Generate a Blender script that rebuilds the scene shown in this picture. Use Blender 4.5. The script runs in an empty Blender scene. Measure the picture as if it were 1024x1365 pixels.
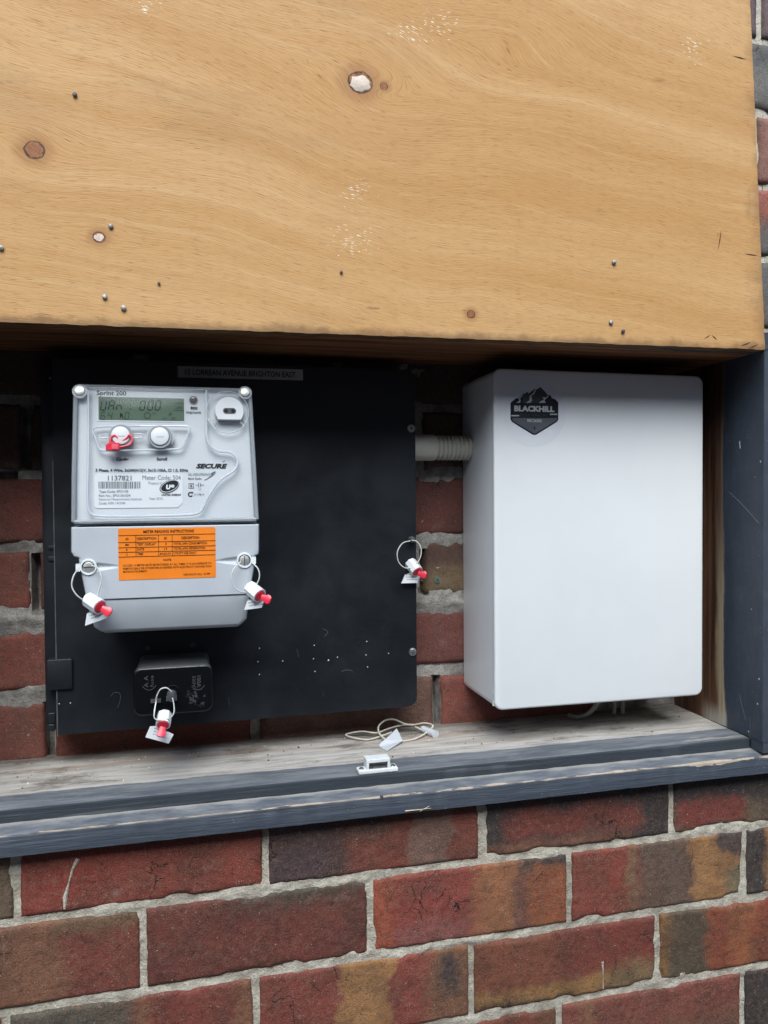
import bpy, bmesh, math, random
from mathutils import Vector, noise as mn
from math import sin, cos, pi, radians

S = bpy.context.scene
COL = S.collection
rng = random.Random(7)

# ------------------------------------------------------------------ camera
CX, CY, CZ = 0.17540, -0.81577, 0.41997
YAW, PITCH, ROLL = 0.243455, -0.0230587, -0.0072579
FPX = 1025.0                                   # focal length for a 1024 x 1365 frame
fw = Vector((sin(YAW)*cos(PITCH), cos(YAW)*cos(PITCH), sin(PITCH)))
r0 = Vector((cos(YAW), -sin(YAW), 0)); u0 = r0.cross(fw)
rt = r0*cos(ROLL) + u0*sin(ROLL); up = -r0*sin(ROLL) + u0*cos(ROLL)
CAM = Vector((CX, CY, CZ))
cd = bpy.data.cameras.new('camera'); cam = bpy.data.objects.new('camera', cd); COL.objects.link(cam)
cd.sensor_fit = 'VERTICAL'; cd.sensor_height = 36.0; cd.lens = 36.0*FPX/1365.0
cd.clip_start = 0.02; cd.clip_end = 500
from mathutils import Matrix
cam.matrix_world = Matrix(((rt.x, up.x, -fw.x, CX), (rt.y, up.y, -fw.y, CY), (rt.z, up.z, -fw.z, CZ), (0, 0, 0, 1)))
S.camera = cam

# ------------------------------------------------------------------ light
SUN_EL, SUN_AZ = radians(50), radians(-12)     # azimuth measured from straight out of the wall, negative = camera's left
W = bpy.data.worlds.new('World'); S.world = W; W.use_nodes = True
wn = W.node_tree; bg = wn.nodes['Background']
sky = wn.nodes.new('ShaderNodeTexSky'); sky.sky_type = 'NISHITA'; sky.sun_disc = False
sky.sun_elevation = SUN_EL; sky.sun_rotation = pi - SUN_AZ
sky.air_density = 1.0; sky.dust_density = 1.5; sky.ozone_density = 0.6
wn.links.new(sky.outputs[0], bg.inputs[0]); bg.inputs[1].default_value = 0.14
sd = bpy.data.lights.new('sun', 'SUN'); sd.energy = 1.5; sd.angle = radians(40); sd.color = (0.87, 0.98, 1.0)
sun = bpy.data.objects.new('sun', sd); COL.objects.link(sun)
sdir = Vector((sin(SUN_AZ)*cos(SUN_EL), -cos(SUN_AZ)*cos(SUN_EL), sin(SUN_EL)))
sun.rotation_euler = sdir.to_track_quat('Z', 'Y').to_euler()
S.view_settings.view_transform = 'Standard'; S.view_settings.look = 'None'
S.view_settings.gamma = 1.0; S.view_settings.use_curve_mapping = False
S.view_settings.exposure = 1.13
S.cycles.max_bounces = 5; S.cycles.diffuse_bounces = 2; S.cycles.glossy_bounces = 2; S.cycles.transparent_max_bounces = 12; S.cycles.caustics_reflective = False; S.cycles.caustics_refractive = False

# ------------------------------------------------------------------ helpers
def at(px, py, Y):
    """point where a sight line meets the plane at depth Y (layout measured off the photograph)"""
    d = fw + rt*((px-512)/FPX) - up*((py-682.5)/FPX)
    return CAM + d*((Y-CY)/d.y)
def lin(r, g, b, k=1.0):
    f = lambda c: (c/255/12.92 if c/255 <= .04045 else ((c/255+.055)/1.055)**2.4)
    return (f(r)*k, f(g)*k, f(b)*k, 1)
def tag(o, label=None, cat=None, group=None, kind=None):
    if label: o['label'] = label
    if cat: o['category'] = cat
    if group: o['group'] = group
    if kind: o['kind'] = kind
    return o
def empty(name, loc, label, cat, group=None):
    o = bpy.data.objects.new(name, None); COL.objects.link(o); o.location = loc
    o.empty_display_size = .02
    return tag(o, label, cat, group)
def sstep(a, b, x):
    if a == b: return 0. if x < a else 1.
    t = max(0., min(1., (x-a)/(b-a))); return t*t*(3-2*t)

class MB:
    """collects world-space shapes; build() makes ONE mesh object of them"""
    def __init__(s): s.v = []; s.f = []; s.m = []
    def add(s, vs, fs, mi=0):
        b = len(s.v); s.v += [tuple(v) for v in vs]; s.f += [tuple(i+b for i in f) for f in fs]; s.m += [mi]*len(fs); return s
    def box(s, x0, x1, y0, y1, z0, z1, mi=0):
        v = [(x, y, z) for z in (z0, z1) for y in (y0, y1) for x in (x0, x1)]
        return s.add(v, [(0,2,3,1),(4,5,7,6),(0,1,5,4),(2,6,7,3),(0,4,6,2),(1,3,7,5)], mi)
    def loft(s, rings, cap0=True, cap1=True, mi=0):
        n = len(rings[0]); v = [p for r in rings for p in r]; f = []
        for i in range(len(rings)-1):
            for j in range(n):
                k = (j+1) % n; f.append((i*n+j, i*n+k, (i+1)*n+k, (i+1)*n+j))
        if cap0: f.append(tuple(range(n-1, -1, -1)))
        if cap1: f.append(tuple((len(rings)-1)*n+j for j in range(n)))
        return s.add(v, f, mi)
    def rrect(s, x0, x1, z0, z1, r, yf, yb, bev=0.0, seg=5, shear=0.0, steps=3, mi=0):
        """rounded-corner plate in XZ, front at yf (towards the camera), back at yb"""
        rings = []
        prof = [(yb, 0.0), (yf+bev, 0.0)] if bev else [(yb, 0.0), (yf, 0.0)]
        if bev:
            for i in range(1, steps+1):
                a = i/steps*pi/2; prof.append((yf+bev*(1-sin(a)), bev*(1-cos(a))))
        for y, ins in prof:
            ring = []
            for cx, cz, a0 in ((x1-r, z1-r, 0), (x0+r, z1-r, 90), (x0+r, z0+r, 180), (x1-r, z0+r, 270)):
                for i in range(seg+1):
                    a = radians(a0+90*i/seg); rr = max(r-ins, .0002); e = ins if r < ins else 0
                    ring.append((cx+rr*cos(a), y, cz+rr*sin(a)+shear*(cx+rr*cos(a)-x0)))
            rings.append(ring)
        return s.loft(rings, mi=mi)
    def cyl(s, c, axis, r0, r1, L, n=20, bev=0.0, mi=0, sz=1.0):
        c = Vector(c); a = Vector(axis).normalized()
        q = a.to_track_quat('Z', 'Y'); X = q @ Vector((1,0,0)); Yv = q @ Vector((0,1,0))
        prof = [(0, r0), (L, r1)] if not bev else [(0, r0), (L-bev, r1), (L-bev*.3, r1-bev*.3), (L, r1-bev)]
        rings = [[c+a*h+(X*cos(2*pi*i/n)+Yv*sin(2*pi*i/n)*sz)*rr for i in range(n)] for h, rr in prof]
        return s.loft(rings, mi=mi)
    def tube(s, pts, r, n=8, closed=False, mi=0):
        pts = [Vector(p) for p in pts]; N = len(pts); rings = []
        prev = None
        for i, p in enumerate(pts):
            a = pts[(i-1) % N] if (closed or i > 0) else p; b = pts[(i+1) % N] if (closed or i < N-1) else p
            t = (b-a).normalized()
            if prev is None:
                X = t.orthogonal().normalized()
            else:
                X = (prev - t*prev.dot(t)).normalized()
            prev = X; Yv = t.cross(X); rr = r(i/(N-1)) if callable(r) else r
            rings.append([p+(X*cos(2*pi*k/n)+Yv*sin(2*pi*k/n))*rr for k in range(n)])
        if closed:
            rings.append(rings[0]); return s.loft(rings, False, False, mi)
        return s.loft(rings, mi=mi)
    def prism(s, poly, yf, yb, mi=0):
        """polygon of (x,z), extruded from yf (front) to yb"""
        n = len(poly)
        v = [(x, yf, z) for x, z in poly]+[(x, yb, z) for x, z in poly]
        f = [tuple(range(n)), tuple(range(2*n-1, n-1, -1))]+[(i, n+i, n+(i+1) % n, (i+1) % n) for i in range(n)]
        return s.add(v, f, mi)
    def build(s, name, mats, parent=None, smooth=30, rel=True):
        me = bpy.data.meshes.new(name)
        off = Vector((0, 0, 0))
        if parent is not None:
            q = parent
            while q is not None: off += q.location; q = q.parent
        elif rel:
            xs = [v[0] for v in s.v]; ys = [v[1] for v in s.v]; zs = [v[2] for v in s.v]
            off = Vector(((min(xs)+max(xs))/2, (min(ys)+max(ys))/2, min(zs)))
        me.from_pydata([tuple(Vector(v)-off) for v in s.v], [], s.f)
        bm = bmesh.new(); bm.from_mesh(me); bmesh.ops.recalc_face_normals(bm, faces=bm.faces); bm.to_mesh(me); bm.free()
        for m in (mats if isinstance(mats, (list, tuple)) else [mats]): me.materials.append(m)
        for p, mi in zip(me.polygons, s.m): p.material_index = mi
        if smooth:
            me.polygons.foreach_set('use_smooth', [True]*len(me.polygons)); me.set_sharp_from_angle(angle=radians(smooth))
        o = bpy.data.objects.new(name, me); COL.objects.link(o)
        if parent is not None: o.parent = parent
        else: o.location = off
        return o

_tc = {}
def glyphs(txt, bold, shear):
    k = (txt, bold, shear)
    if k not in _tc:
        cu = bpy.data.curves.new('t', 'FONT'); cu.body = txt; cu.size = 1.0; cu.offset = bold; cu.shear = shear; cu.resolution_u = 2
        ob = bpy.data.objects.new('t', cu); COL.objects.link(ob)
        bpy.context.view_layer.update()
        dg = bpy.context.evaluated_depsgraph_get()
        me = bpy.data.meshes.new_from_object(ob.evaluated_get(dg))
        _tc[k] = ([(v.co.x, v.co.y) for v in me.vertices], [tuple(p.vertices) for p in me.polygons])
        bpy.data.objects.remove(ob); bpy.data.curves.remove(cu); bpy.data.meshes.remove(me)
    return _tc[k]
def put_text(mb, txt, O, U, V, width, cap, bold=0.0, shear=0.0, mi=0):
    """text with its left baseline at O, running along U for `width`, capitals `cap` high along V"""
    v, f = glyphs(txt, bold, shear)
    if not v: return
    x0 = min(p[0] for p in v); x1 = max(p[0] for p in v); H = 0.69+2*bold
    O = Vector(O); U = Vector(U); V = Vector(V)
    mb.add([O+U*((x-x0)/(x1-x0)*width)+V*(y/H*cap) for x, y in v], f, mi)

# ------------------------------------------------------------------ materials
class NT:
    def __init__(s, name, rough=.5, spec=.5):
        s.m = bpy.data.materials.new(name); s.m.use_nodes = True; s.t = s.m.node_tree
        s.b = s.t.nodes['Principled BSDF']; s.b.inputs['Roughness'].default_value = rough
        s.b.inputs['Specular IOR Level'].default_value = spec
    def n(s, typ, **kw):
        nd = s.t.nodes.new('ShaderNode'+typ)
        for k, v in kw.items():
            if k in ('operation', 'blend_type', 'data_type', 'interpolation_type', 'feature', 'attribute_name', 'attribute_type', 'noise_dimensions', 'distance', 'use_clamp', 'vector_type', 'wave_type', 'invert'): setattr(nd, k, v)
        return nd
    def set(s, sock, v):
        if isinstance(v, bpy.types.NodeSocket): s.t.links.new(v, sock)
        elif isinstance(v, (int, float)): sock.default_value = v
        else:
            v = tuple(v); k = len(sock.default_value); sock.default_value = v[:k] if len(v) >= k else v+(1,)*(k-len(v))
    def pos(s):
        return s.n('NewGeometry').outputs['Position']
    def map(s, vec, scale=(1,1,1), rot=(0,0,0), loc=(0,0,0)):
        nd = s.n('Mapping'); s.set(nd.inputs[0], vec); s.set(nd.inputs[1], loc); s.set(nd.inputs[2], rot); s.set(nd.inputs[3], scale); return nd.outputs[0]
    def noise(s, vec, scale=1., detail=3., rough=.55, dist=0., col=False):
        nd = s.n('TexNoise'); s.set(nd.inputs['Vector'], vec); s.set(nd.inputs['Scale'], scale); s.set(nd.inputs['Detail'], detail)
        s.set(nd.inputs['Roughness'], rough); s.set(nd.inputs['Distortion'], dist); return nd.outputs['Color' if col else 'Fac']
    def vor(s, vec, scale, feature='F1'):
        nd = s.n('TexVoronoi', feature=feature); s.set(nd.inputs['Vector'], vec); s.set(nd.inputs['Scale'], scale); return nd.outputs['Distance']
    def ramp(s, x, a, b, c0=0., c1=1.):
        nd = s.n('MapRange', interpolation_type='SMOOTHSTEP'); s.set(nd.inputs['Value'], x); s.set(nd.inputs['From Min'], a); s.set(nd.inputs['From Max'], b)
        s.set(nd.inputs['To Min'], c0); s.set(nd.inputs['To Max'], c1); return nd.outputs['Result']
    def math(s, op, a, b=0., c=0.):
        nd = s.n('Math', operation=op); s.set(nd.inputs[0], a); s.set(nd.inputs[1], b); s.set(nd.inputs[2], c); return nd.outputs[0]
    def mix(s, f, a, b, mode='MIX'):
        nd = s.n('Mix', data_type='RGBA', blend_type=mode); s.set(nd.inputs[0], f); s.set(nd.inputs[6], a); s.set(nd.inputs[7], b); return nd.outputs[2]
    def xyz(s, vec):
        nd = s.n('SeparateXYZ'); s.set(nd.inputs[0], vec); return nd.outputs
    def comb(s, x, y, z):
        nd = s.n('CombineXYZ'); s.set(nd.inputs[0], x); s.set(nd.inputs[1], y); s.set(nd.inputs[2], z); return nd.outputs[0]
    def bump(s, h, dist, strength=1., base=None):
        nd = s.n('Bump'); s.set(nd.inputs['Height'], h); s.set(nd.inputs['Distance'], dist); s.set(nd.inputs['Strength'], strength)
        if base is not None: s.set(nd.inputs['Normal'], base)
        return nd.outputs[0]
    def col(s, c): s.set(s.b.inputs['Base Color'], c); return s
    def inp(s, k, v): s.set(s.b.inputs[k], v); return s

def plain(name, c, rough=.5, spec=.5, var=.06, scale=60., bumpd=0., metal=0.):
    t = NT(name, rough, spec); p = t.pos(); n = t.noise(p, scale, 4)
    c = c if len(c) == 4 else (*c, 1)
    t.col(t.mix(t.ramp(n, .3, .7, 0, 1), tuple(x*(1-var) for x in c[:3])+(1,), tuple(min(1, x*(1+var)) for x in c[:3])+(1,)))
    t.inp('Metallic', metal)
    t.inp('Roughness', t.ramp(n, .3, .7, max(0, rough-.06), min(1, rough+.06)))
    if bumpd: t.inp('Normal', t.bump(t.noise(p, scale*6, 3), bumpd))
    return t.m

# --- brick: colour of each brick's own clay comes from its "Col" attribute; specks, cracks and pits added here
def m_brick(name, dull=0.):
    t = NT(name, .82, .35); p = t.pos()
    at_ = t.n('Attribute', attribute_name='Col'); c = at_.outputs['Color']
    n1 = t.noise(p, 26, 4, .65); n2 = t.noise(p, 150, 3, .6); n3 = t.noise(p, 700, 1)
    c = t.mix(t.ramp(n1, .40, .68, 0, .42), c, (.045, .028, .022, 1))
    c = t.mix(t.ramp(t.noise(p, 9, 5, .7), .42, .66, 0, .35), c, (.13, .062, .036, 1))
    c = t.mix(t.ramp(n2, .48, .68, 0, .40), c, (.20, .12, .08, 1))
    c = t.mix(t.ramp(n2, .44, .30, 0, .42), c, (.03, .019, .016, 1))
    c = t.mix(t.ramp(n3, .52, .70, 0, .45), c, (.025, .016, .014, 1)); c = t.mix(t.ramp(n3, .46, .30, 0, .28), c, (.30, .19, .14, 1))
    oi = t.n('ObjectInfo'); rv = t.ramp(oi.outputs['Random'], 0, 1, .86, 1.12)
    c = t.mix(1., c, t.comb(rv, rv, rv), 'MULTIPLY')
    # fine shrinkage cracks in patches
    wp = t.n('VectorMath', operation='ADD'); t.set(wp.inputs[0], p)
    dv = t.n('VectorMath', operation='SCALE'); t.set(dv.inputs[0], t.noise(p, 90, 3, col=True)); dv.inputs['Scale'].default_value = .012
    t.set(wp.inputs[1], dv.outputs[0])
    cr = t.vor(t.map(wp.outputs[0], (1, 1, .75)), 44, 'DISTANCE_TO_EDGE')
    crm = t.math('MULTIPLY', t.ramp(cr, .0, .02, 1, 0), t.ramp(t.noise(p, 13, 2), .60, .70))
    c = t.mix(t.math('MULTIPLY', crm, .85), c, (.012, .009, .008, 1))
    # pale lime specks and a bit of bloom
    sp = t.ramp(t.vor(p, 420), .16, .10); spm = t.math('MULTIPLY', sp, t.ramp(t.noise(p, 38, 3), .50, .64))
    c = t.mix(t.math('MULTIPLY', spm, .8), c, (.55, .48, .42, 1))
    sp2 = t.math('MULTIPLY', t.ramp(t.vor(p, 130), .10, .06), t.ramp(t.noise(p, 60, 2), .49, .57))
    c = t.mix(t.math('MULTIPLY', sp2, .85), c, (.42, .36, .31, 1))
    bl = t.ramp(t.noise(p, 17, 5, .7), .62, .80); c = t.mix(t.math('MULTIPLY', bl, .28), c, (.42, .33, .29, 1))
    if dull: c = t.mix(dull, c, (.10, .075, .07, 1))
    t.col(c)
    h = t.math('ADD', t.math('MULTIPLY', n1, .38), t.math('ADD', t.math('MULTIPLY', n2, .30), t.math('MULTIPLY', n3, .20)))
    h = t.math('SUBTRACT', h, t.math('MULTIPLY', crm, .5))
    t.inp('Normal', t.bump(h, .0032))
    t.inp('Roughness', t.ramp(n2, .3, .7, .62, .92))
    return t.m
def m_mortar(name, light, dark):
    t = NT(name, .95, .2); p = t.pos(); n1 = t.noise(p, 45, 6, .65); n2 = t.noise(p, 420, 4, .7); n0 = t.noise(p, 9, 3)
    c = t.mix(t.ramp(n1, .3, .7), dark, light); c = t.mix(t.ramp(n2, .45, .7, 0, .45), c, tuple(x*.45 for x in dark[:3])+(1,))
    c = t.mix(t.ramp(n0, .5, .7, 0, .45), c, tuple(x*.55 for x in dark[:3])+(1,))
    t.col(c); t.inp('Normal', t.bump(t.math('ADD', n1, t.math('MULTIPLY', n2, .5)), .004)); return t.m

# --- plywood face
KN = [(at(480, 110, -.04), .0120, .055), (at(46, 200, -.04), .0088, .032), (at(132, 316, -.04), .0055, .016), (at(628, 419, -.04), .0045, .018), (at(512, 115, -.04), .004, .02), (at(690, 75, -.04), .002, .05)]
def m_ply():
    t = NT('plywood_face', .62, .3); p = t.pos(); X, Y_, Z = t.xyz(p)[:3]
    # grain height: runs almost level, dropping slowly to the right, pushed aside round each knot
    w1 = t.math('SUBTRACT', t.noise(t.map(p, (1.6, 1, 3.0)), 1.0, 2), .5)
    w2 = t.math('SUBTRACT', t.noise(t.map(p, (5, 1, 8)), 1.0, 3), .5)
    g = t.math('ADD', Z, t.math('MULTIPLY', X, .15))
    g = t.math('ADD', g, t.math('MULTIPLY', w1, .15)); g = t.math('ADD', g, t.math('MULTIPLY', w2, .007))
    kmask = None; kring = None; kedge = None; nzk = t.math('SUBTRACT', t.noise(p, 160, 2), .5)
    for (k, r, s) in KN:
        dx = t.math('SUBTRACT', X, k.x); dz = t.math('SUBTRACT', Z, k.z)
        ex = t.math('EXPONENT', t.math('MULTIPLY', t.math('ADD', t.math('MULTIPLY', t.math('MULTIPLY', dx, dx), .45), t.math('MULTIPLY', dz, dz)), -1/(s*s)))
        g = t.math('SUBTRACT', g, t.math('MULTIPLY', t.math('MULTIPLY', ex, dz), .80))
        nz = t.math('MULTIPLY', nzk, r*.28)
        d = t.math('ADD', t.math('SQRT', t.math('ADD', t.math('MULTIPLY', t.math('MULTIPLY', dx, dx), .75), t.math('MULTIPLY', dz, dz))), nz)
        ms = t.ramp(d, r*.92, r*.60); hl = t.math('MULTIPLY', t.ramp(d, r*2.4, r*.9), .5)
        if s < .045 or r > .01:
            ke = t.math('MULTIPLY', t.ramp(d, r*1.0, r*.88), t.ramp(t.math('ADD', d, t.math('MULTIPLY', nzk, r*.5)), r*.66, r*.88)); kedge = ke if kedge is None else t.math('MAXIMUM', kedge, ke)
            kmask = ms if kmask is None else t.math('MAXIMUM', kmask, ms)
            kring = hl if kring is None else t.math('MAXIMUM', kring, hl)
    G = lambda sx, sg: t.comb(t.math('MULTIPLY', X, sx), 0., t.math('MULTIPLY', g, sg))
    broad = t.noise(G(1.1, 16), 1., 4, .55); rings = t.noise(G(2.6, 105), 1., 4, .65)
    fib = t.noise(G(34, 900), 1., 2, .6); dash = t.noise(G(80, 1300), 1., 1, .5); fine = t.noise(G(70, 2600), 1., 2, .6)
    c = t.mix(t.ramp(broad, .22, .78), lin(192, 142, 84), lin(212, 168, 115))
    c = t.mix(t.ramp(rings, .55, .70, 0, .36), c, lin(182, 130, 76))
    c = t.mix(t.ramp(rings, .46, .32, 0, .18), c, lin(228, 198, 150))
    c = t.mix(t.ramp(fib, .52, .72, 0, .25), c, lin(158, 110, 62))
    c = t.mix(t.ramp(fine, .52, .70, 0, .42), c, lin(138, 94, 54))
    c = t.mix(t.ramp(fine, .42, .25, 0, .22), c, lin(244, 220, 176))
    c = t.mix(t.math('MULTIPLY', t.ramp(dash, .64, .74), .55), c, lin(112, 72, 40))
    # old water and hand stains
    st = t.noise(t.map(p, (2.2, 1, 4.5)), 1.6, 5, .6); c = t.mix(t.ramp(st, .54, .74, 0, .42), c, lin(176, 126, 74))
    st2 = t.noise(t.map(p, (1.2, 1, 2.4), loc=(3.1, 0, 7.7)), 3.3, 4, .6); c = t.mix(t.ramp(st2, .58, .72, 0, .16), c, lin(140, 110, 80))
    st3 = t.noise(t.map(p, (14, 1, 60), loc=(1.7, 0, 2.7)), 1., 4, .6); c = t.mix(t.math('MULTIPLY', t.ramp(st3, .64, .74, 0, .65), t.ramp(st, .48, .60)), c, lin(104, 76, 52))
    # knots
    c = t.mix(kring, c, lin(146, 92, 52)); c = t.mix(kmask, c, t.mix(t.noise(p, 260, 3), lin(120, 74, 48), lin(176, 118, 78))); c = t.mix(t.math('MULTIPLY', kedge, .9), c, lin(46, 30, 24))
    # pale paint flecks caught in the grain
    fl = t.noise(G(150, 900), 1., 1, .4); reg = None
    for (px, py, rad) in ((475, 255, .030), (470, 320, .038), (585, 30, .035), (545, 45, .03), (195, 8, .022), (925, 60, .03)):
        q = at(px, py, -.04); dx = t.math('SUBTRACT', X, q.x); dz = t.math('SUBTRACT', Z, q.z)
        dd = t.math('MULTIPLY', t.math('ADD', t.math('MULTIPLY', dx, dx), t.math('MULTIPLY', t.math('MULTIPLY', dz, dz), 1.6)), -1/(rad*rad))
        e = t.math('EXPONENT', dd); reg = e if reg is None else t.math('MAXIMUM', reg, e)
    thr = t.math('SUBTRACT', .86, t.math('MULTIPLY', reg, .245))
    fm = t.ramp(t.math('SUBTRACT', fl, thr), 0., .025); c = t.mix(t.math('MULTIPLY', fm, .85), c, lin(246, 236, 216))
    # grimy lower edge, uneven
    e = t.math('SUBTRACT', t.math('SUBTRACT', Z, t.math('MULTIPLY', X, .0075)), .5812)
    e = t.math('ADD', e, t.math('MULTIPLY', t.math('SUBTRACT', t.noise(t.map(p, (30, 1, 40)), 1., 4, .65), .5), .022))
    c = t.mix(t.ramp(e, .010, .0, 0, .62), c, lin(96, 68, 46))
    # darker handled right edge
    e2 = t.math('ADD', t.math('SUBTRACT', .833, X), t.math('MULTIPLY', t.math('SUBTRACT', t.noise(p, 22, 5, .65), .5), .10))
    c = t.mix(t.ramp(e2, .030, .0, 0, .45), c, lin(120, 86, 56))
    t.col(c)
    h = t.math('SUBTRACT', t.math('MULTIPLY', t.ramp(fib, .4, .75), -.6), t.math('ADD', t.math('MULTIPLY', fine, .4), t.math('MULTIPLY', t.ramp(dash, .64, .76), .8)))
    t.inp('Normal', t.bump(h, .00016)); t.inp('Roughness', t.ramp(fib, .3, .7, .50, .75))
    return t.m
def m_plyedge():
    t = NT('plywood_edge', .85, .2); p = t.pos(); X, Y_, Z = t.xyz(p)[:3]
    pl = t.math('SINE', t.math('MULTIPLY', t.math('ADD', Y_, t.math('MULTIPLY', t.noise(p, 40, 3), .0016)), 2*pi/.0058))
    n = t.noise(t.map(p, (30, 300, 30)), 1, 4)
    c = t.mix(t.ramp(pl, -.3, .3), lin(96, 68, 46), lin(150, 112, 74)); c = t.mix(t.ramp(n, .4, .65, 0, .8), c, lin(62, 50, 42))
    t.col(c); t.inp('Normal', t.bump(n, .003)); return t.m

# --- painted timber; raw / dusty variants
SLATE = (.052, .063, .081, 1)
def paint_base(t, p, ax=(4, 60, 60), dust=.5):
    n = t.noise(t.map(p, ax), 1., 5, .65); n2 = t.noise(p, 33, 5, .65); sc = t.noise(t.map(p, tuple(a*5 for a in ax)), 1., 3, .6)
    c = t.mix(t.ramp(n, .3, .7), tuple(x*.90 for x in SLATE[:3])+(1,), tuple(x*1.10 for x in SLATE[:3])+(1,))
    c = t.mix(t.ramp(sc, .60, .78, 0, .16), c, (.16, .17, .18, 1))
    c = t.mix(t.ramp(n2, .5, .75, 0, dust), c, (.21, .205, .195, 1))
    spk = t.math('MULTIPLY', t.ramp(t.vor(p, 210), .10, .06), t.ramp(t.noise(p, 28, 2), .54, .62)); c = t.mix(t.math('MULTIPLY', spk, .8), c, (.55, .55, .53, 1))
    return c, n, sc
def m_jamb():
    t = NT('jamb_paint', .55, .4); p = t.pos(); X, Y_, Z = t.xyz(p)[:3]
    c, n, sc = paint_base(t, p, (30, 45, 22), .12)
    # scratches
    s1 = t.noise(t.map(p, (1, 300, 26), rot=(.6, 0, 0)), 1., 1, .4); c = t.mix(t.ramp(s1, .80, .84, 0, .5), c, (.36, .37, .38, 1))
    wn_ = t.noise(t.map(p, (60, 90, 4)), 1., 5, .6)
    wood = t.mix(t.ramp(wn_, .35, .65), lin(66, 40, 30), lin(112, 78, 56))
    b = t.math('ADD', Y_, t.math('MULTIPLY', t.math('SUBTRACT', t.noise(t.map(p, (60, 30, 9)), 1., 5, .65), .5), .020))
    low = t.ramp(Z, .20, .12)                         # scuffed bare timber near the sill
    b = t.math('ADD', b, t.math('MULTIPLY', low, .006))
    raw = t.ramp(b, .052, .056); c = t.mix(raw, c, wood)
    pale = t.math('MULTIPLY', t.math('MULTIPLY', t.ramp(b, .050, .056), t.ramp(b, .072, .062)), t.ramp(Z, .42, .25, .15, 1.)); c = t.mix(t.math('MULTIPLY', pale, t.ramp(wn_, .3, .5, .3, .9)), c, lin(176, 158, 128))
    lowd = t.math('MULTIPLY', t.ramp(t.math('ADD', Z, t.math('MULTIPLY', wn_, .04)), .165, .14), t.math('MULTIPLY', t.ramp(b, .048, .055), t.ramp(b, .11, .085)))
    c = t.mix(t.math('MULTIPLY', lowd, .8), c, lin(178, 172, 160))
    t.col(c); t.inp('Normal', t.bump(t.math('ADD', n, t.math('MULTIPLY', wn_, t.math('MULTIPLY', raw, 1.5))), .0011)); return t.m
def m_head():
    t = NT('head_timber', .8, .25); p = t.pos(); X, Y_, Z = t.xyz(p)[:3]
    n = t.noise(t.map(p, (4, 90, 90)), 1., 5, .6); c = t.mix(t.ramp(n, .3, .7), lin(104, 66, 42), lin(168, 114, 74))
    b = t.math('ADD', Y_, t.math('MULTIPLY', t.math('SUBTRACT', t.noise(t.map(p, (14, 60, 10)), 1., 4, .65), .5), .03))
    c = t.mix(t.ramp(b, .004, -.002), c, SLATE); t.col(c); t.inp('Normal', t.bump(n, .002)); return t.m
def m_sillboard():
    t = NT('sill_board_wood', .88, .22); p = t.pos(); X, Y_, Z = t.xyz(p)[:3]
    g = t.noise(t.map(p, (14, 140, 60)), 1., 6, .72); g2 = t.noise(t.map(p, (2.5, 40, 20)), 1., 4, .6); n = t.noise(p, 30, 5, .65)
    c = t.mix(t.ramp(g, .3, .7), lin(158, 151, 143), lin(196, 190, 183)); c = t.mix(t.ramp(g2, .52, .72, 0, .6), c, lin(150, 122, 104))
    damp = t.noise(t.map(p, (8, 20, 10), loc=(.35, 0, 0)), 1., 6, .7)
    c = t.mix(t.ramp(damp, .50, .66, 0, .80), c, lin(92, 80, 66))
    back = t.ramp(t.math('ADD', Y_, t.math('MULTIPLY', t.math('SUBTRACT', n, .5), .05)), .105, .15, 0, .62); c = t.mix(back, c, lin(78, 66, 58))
    crumb = t.math('MULTIPLY', t.ramp(t.vor(p, 190), .14, .08), t.ramp(t.noise(p, 24, 2), .50, .60)); c = t.mix(t.math('MULTIPLY', crumb, .85), c, lin(58, 48, 40))
    crumb2 = t.math('MULTIPLY', t.ramp(t.vor(t.map(p, (1, 1, 1), loc=(4, 4, 4)), 150), .10, .06), t.ramp(t.noise(p, 19, 2), .52, .6)); c = t.mix(t.math('MULTIPLY', crumb2, .85), c, lin(226, 222, 214))
    pc, pn, psc = paint_base(t, p, (10, 80, 60), .3)
    pc = t.mix(t.ramp(t.noise(t.map(p, (11, 75, 30)), 1., 6, .72), .36, .68, .22, .72), pc, (.27, .275, .28, 1))
    b = t.math('ADD', Y_, t.math('MULTIPLY', t.math('SUBTRACT', t.noise(t.map(p, (10, 40, 30)), 1., 5, .7), .5), .016))
    painted = t.ramp(b, .0455, .0425); wear = t.ramp(t.noise(t.map(p, (6, 30, 20), loc=(2, 3, 1)), 1., 5, .65), .58, .66)
    painted = t.math('MULTIPLY', painted, t.math('SUBTRACT', 1., t.math('MULTIPLY', wear, .75)))
    face = t.ramp(Y_, .0045, .0036)                    # the paint on the upright front edge is intact
    painted = t.math('MAXIMUM', painted, face)
    fc = t.mix(t.ramp(t.noise(t.map(p, (5, 60, 200)), 1., 5, .65), .52, .72, 0, .5), (.042, .050, .060, 1), (.17, .17, .165, 1))
    c = t.mix(painted, c, pc); c = t.mix(face, c, fc)
    t.col(c); t.inp('Normal', t.bump(t.math('ADD', g, t.math('MULTIPLY', n, .5)), .0018)); return t.m
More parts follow.
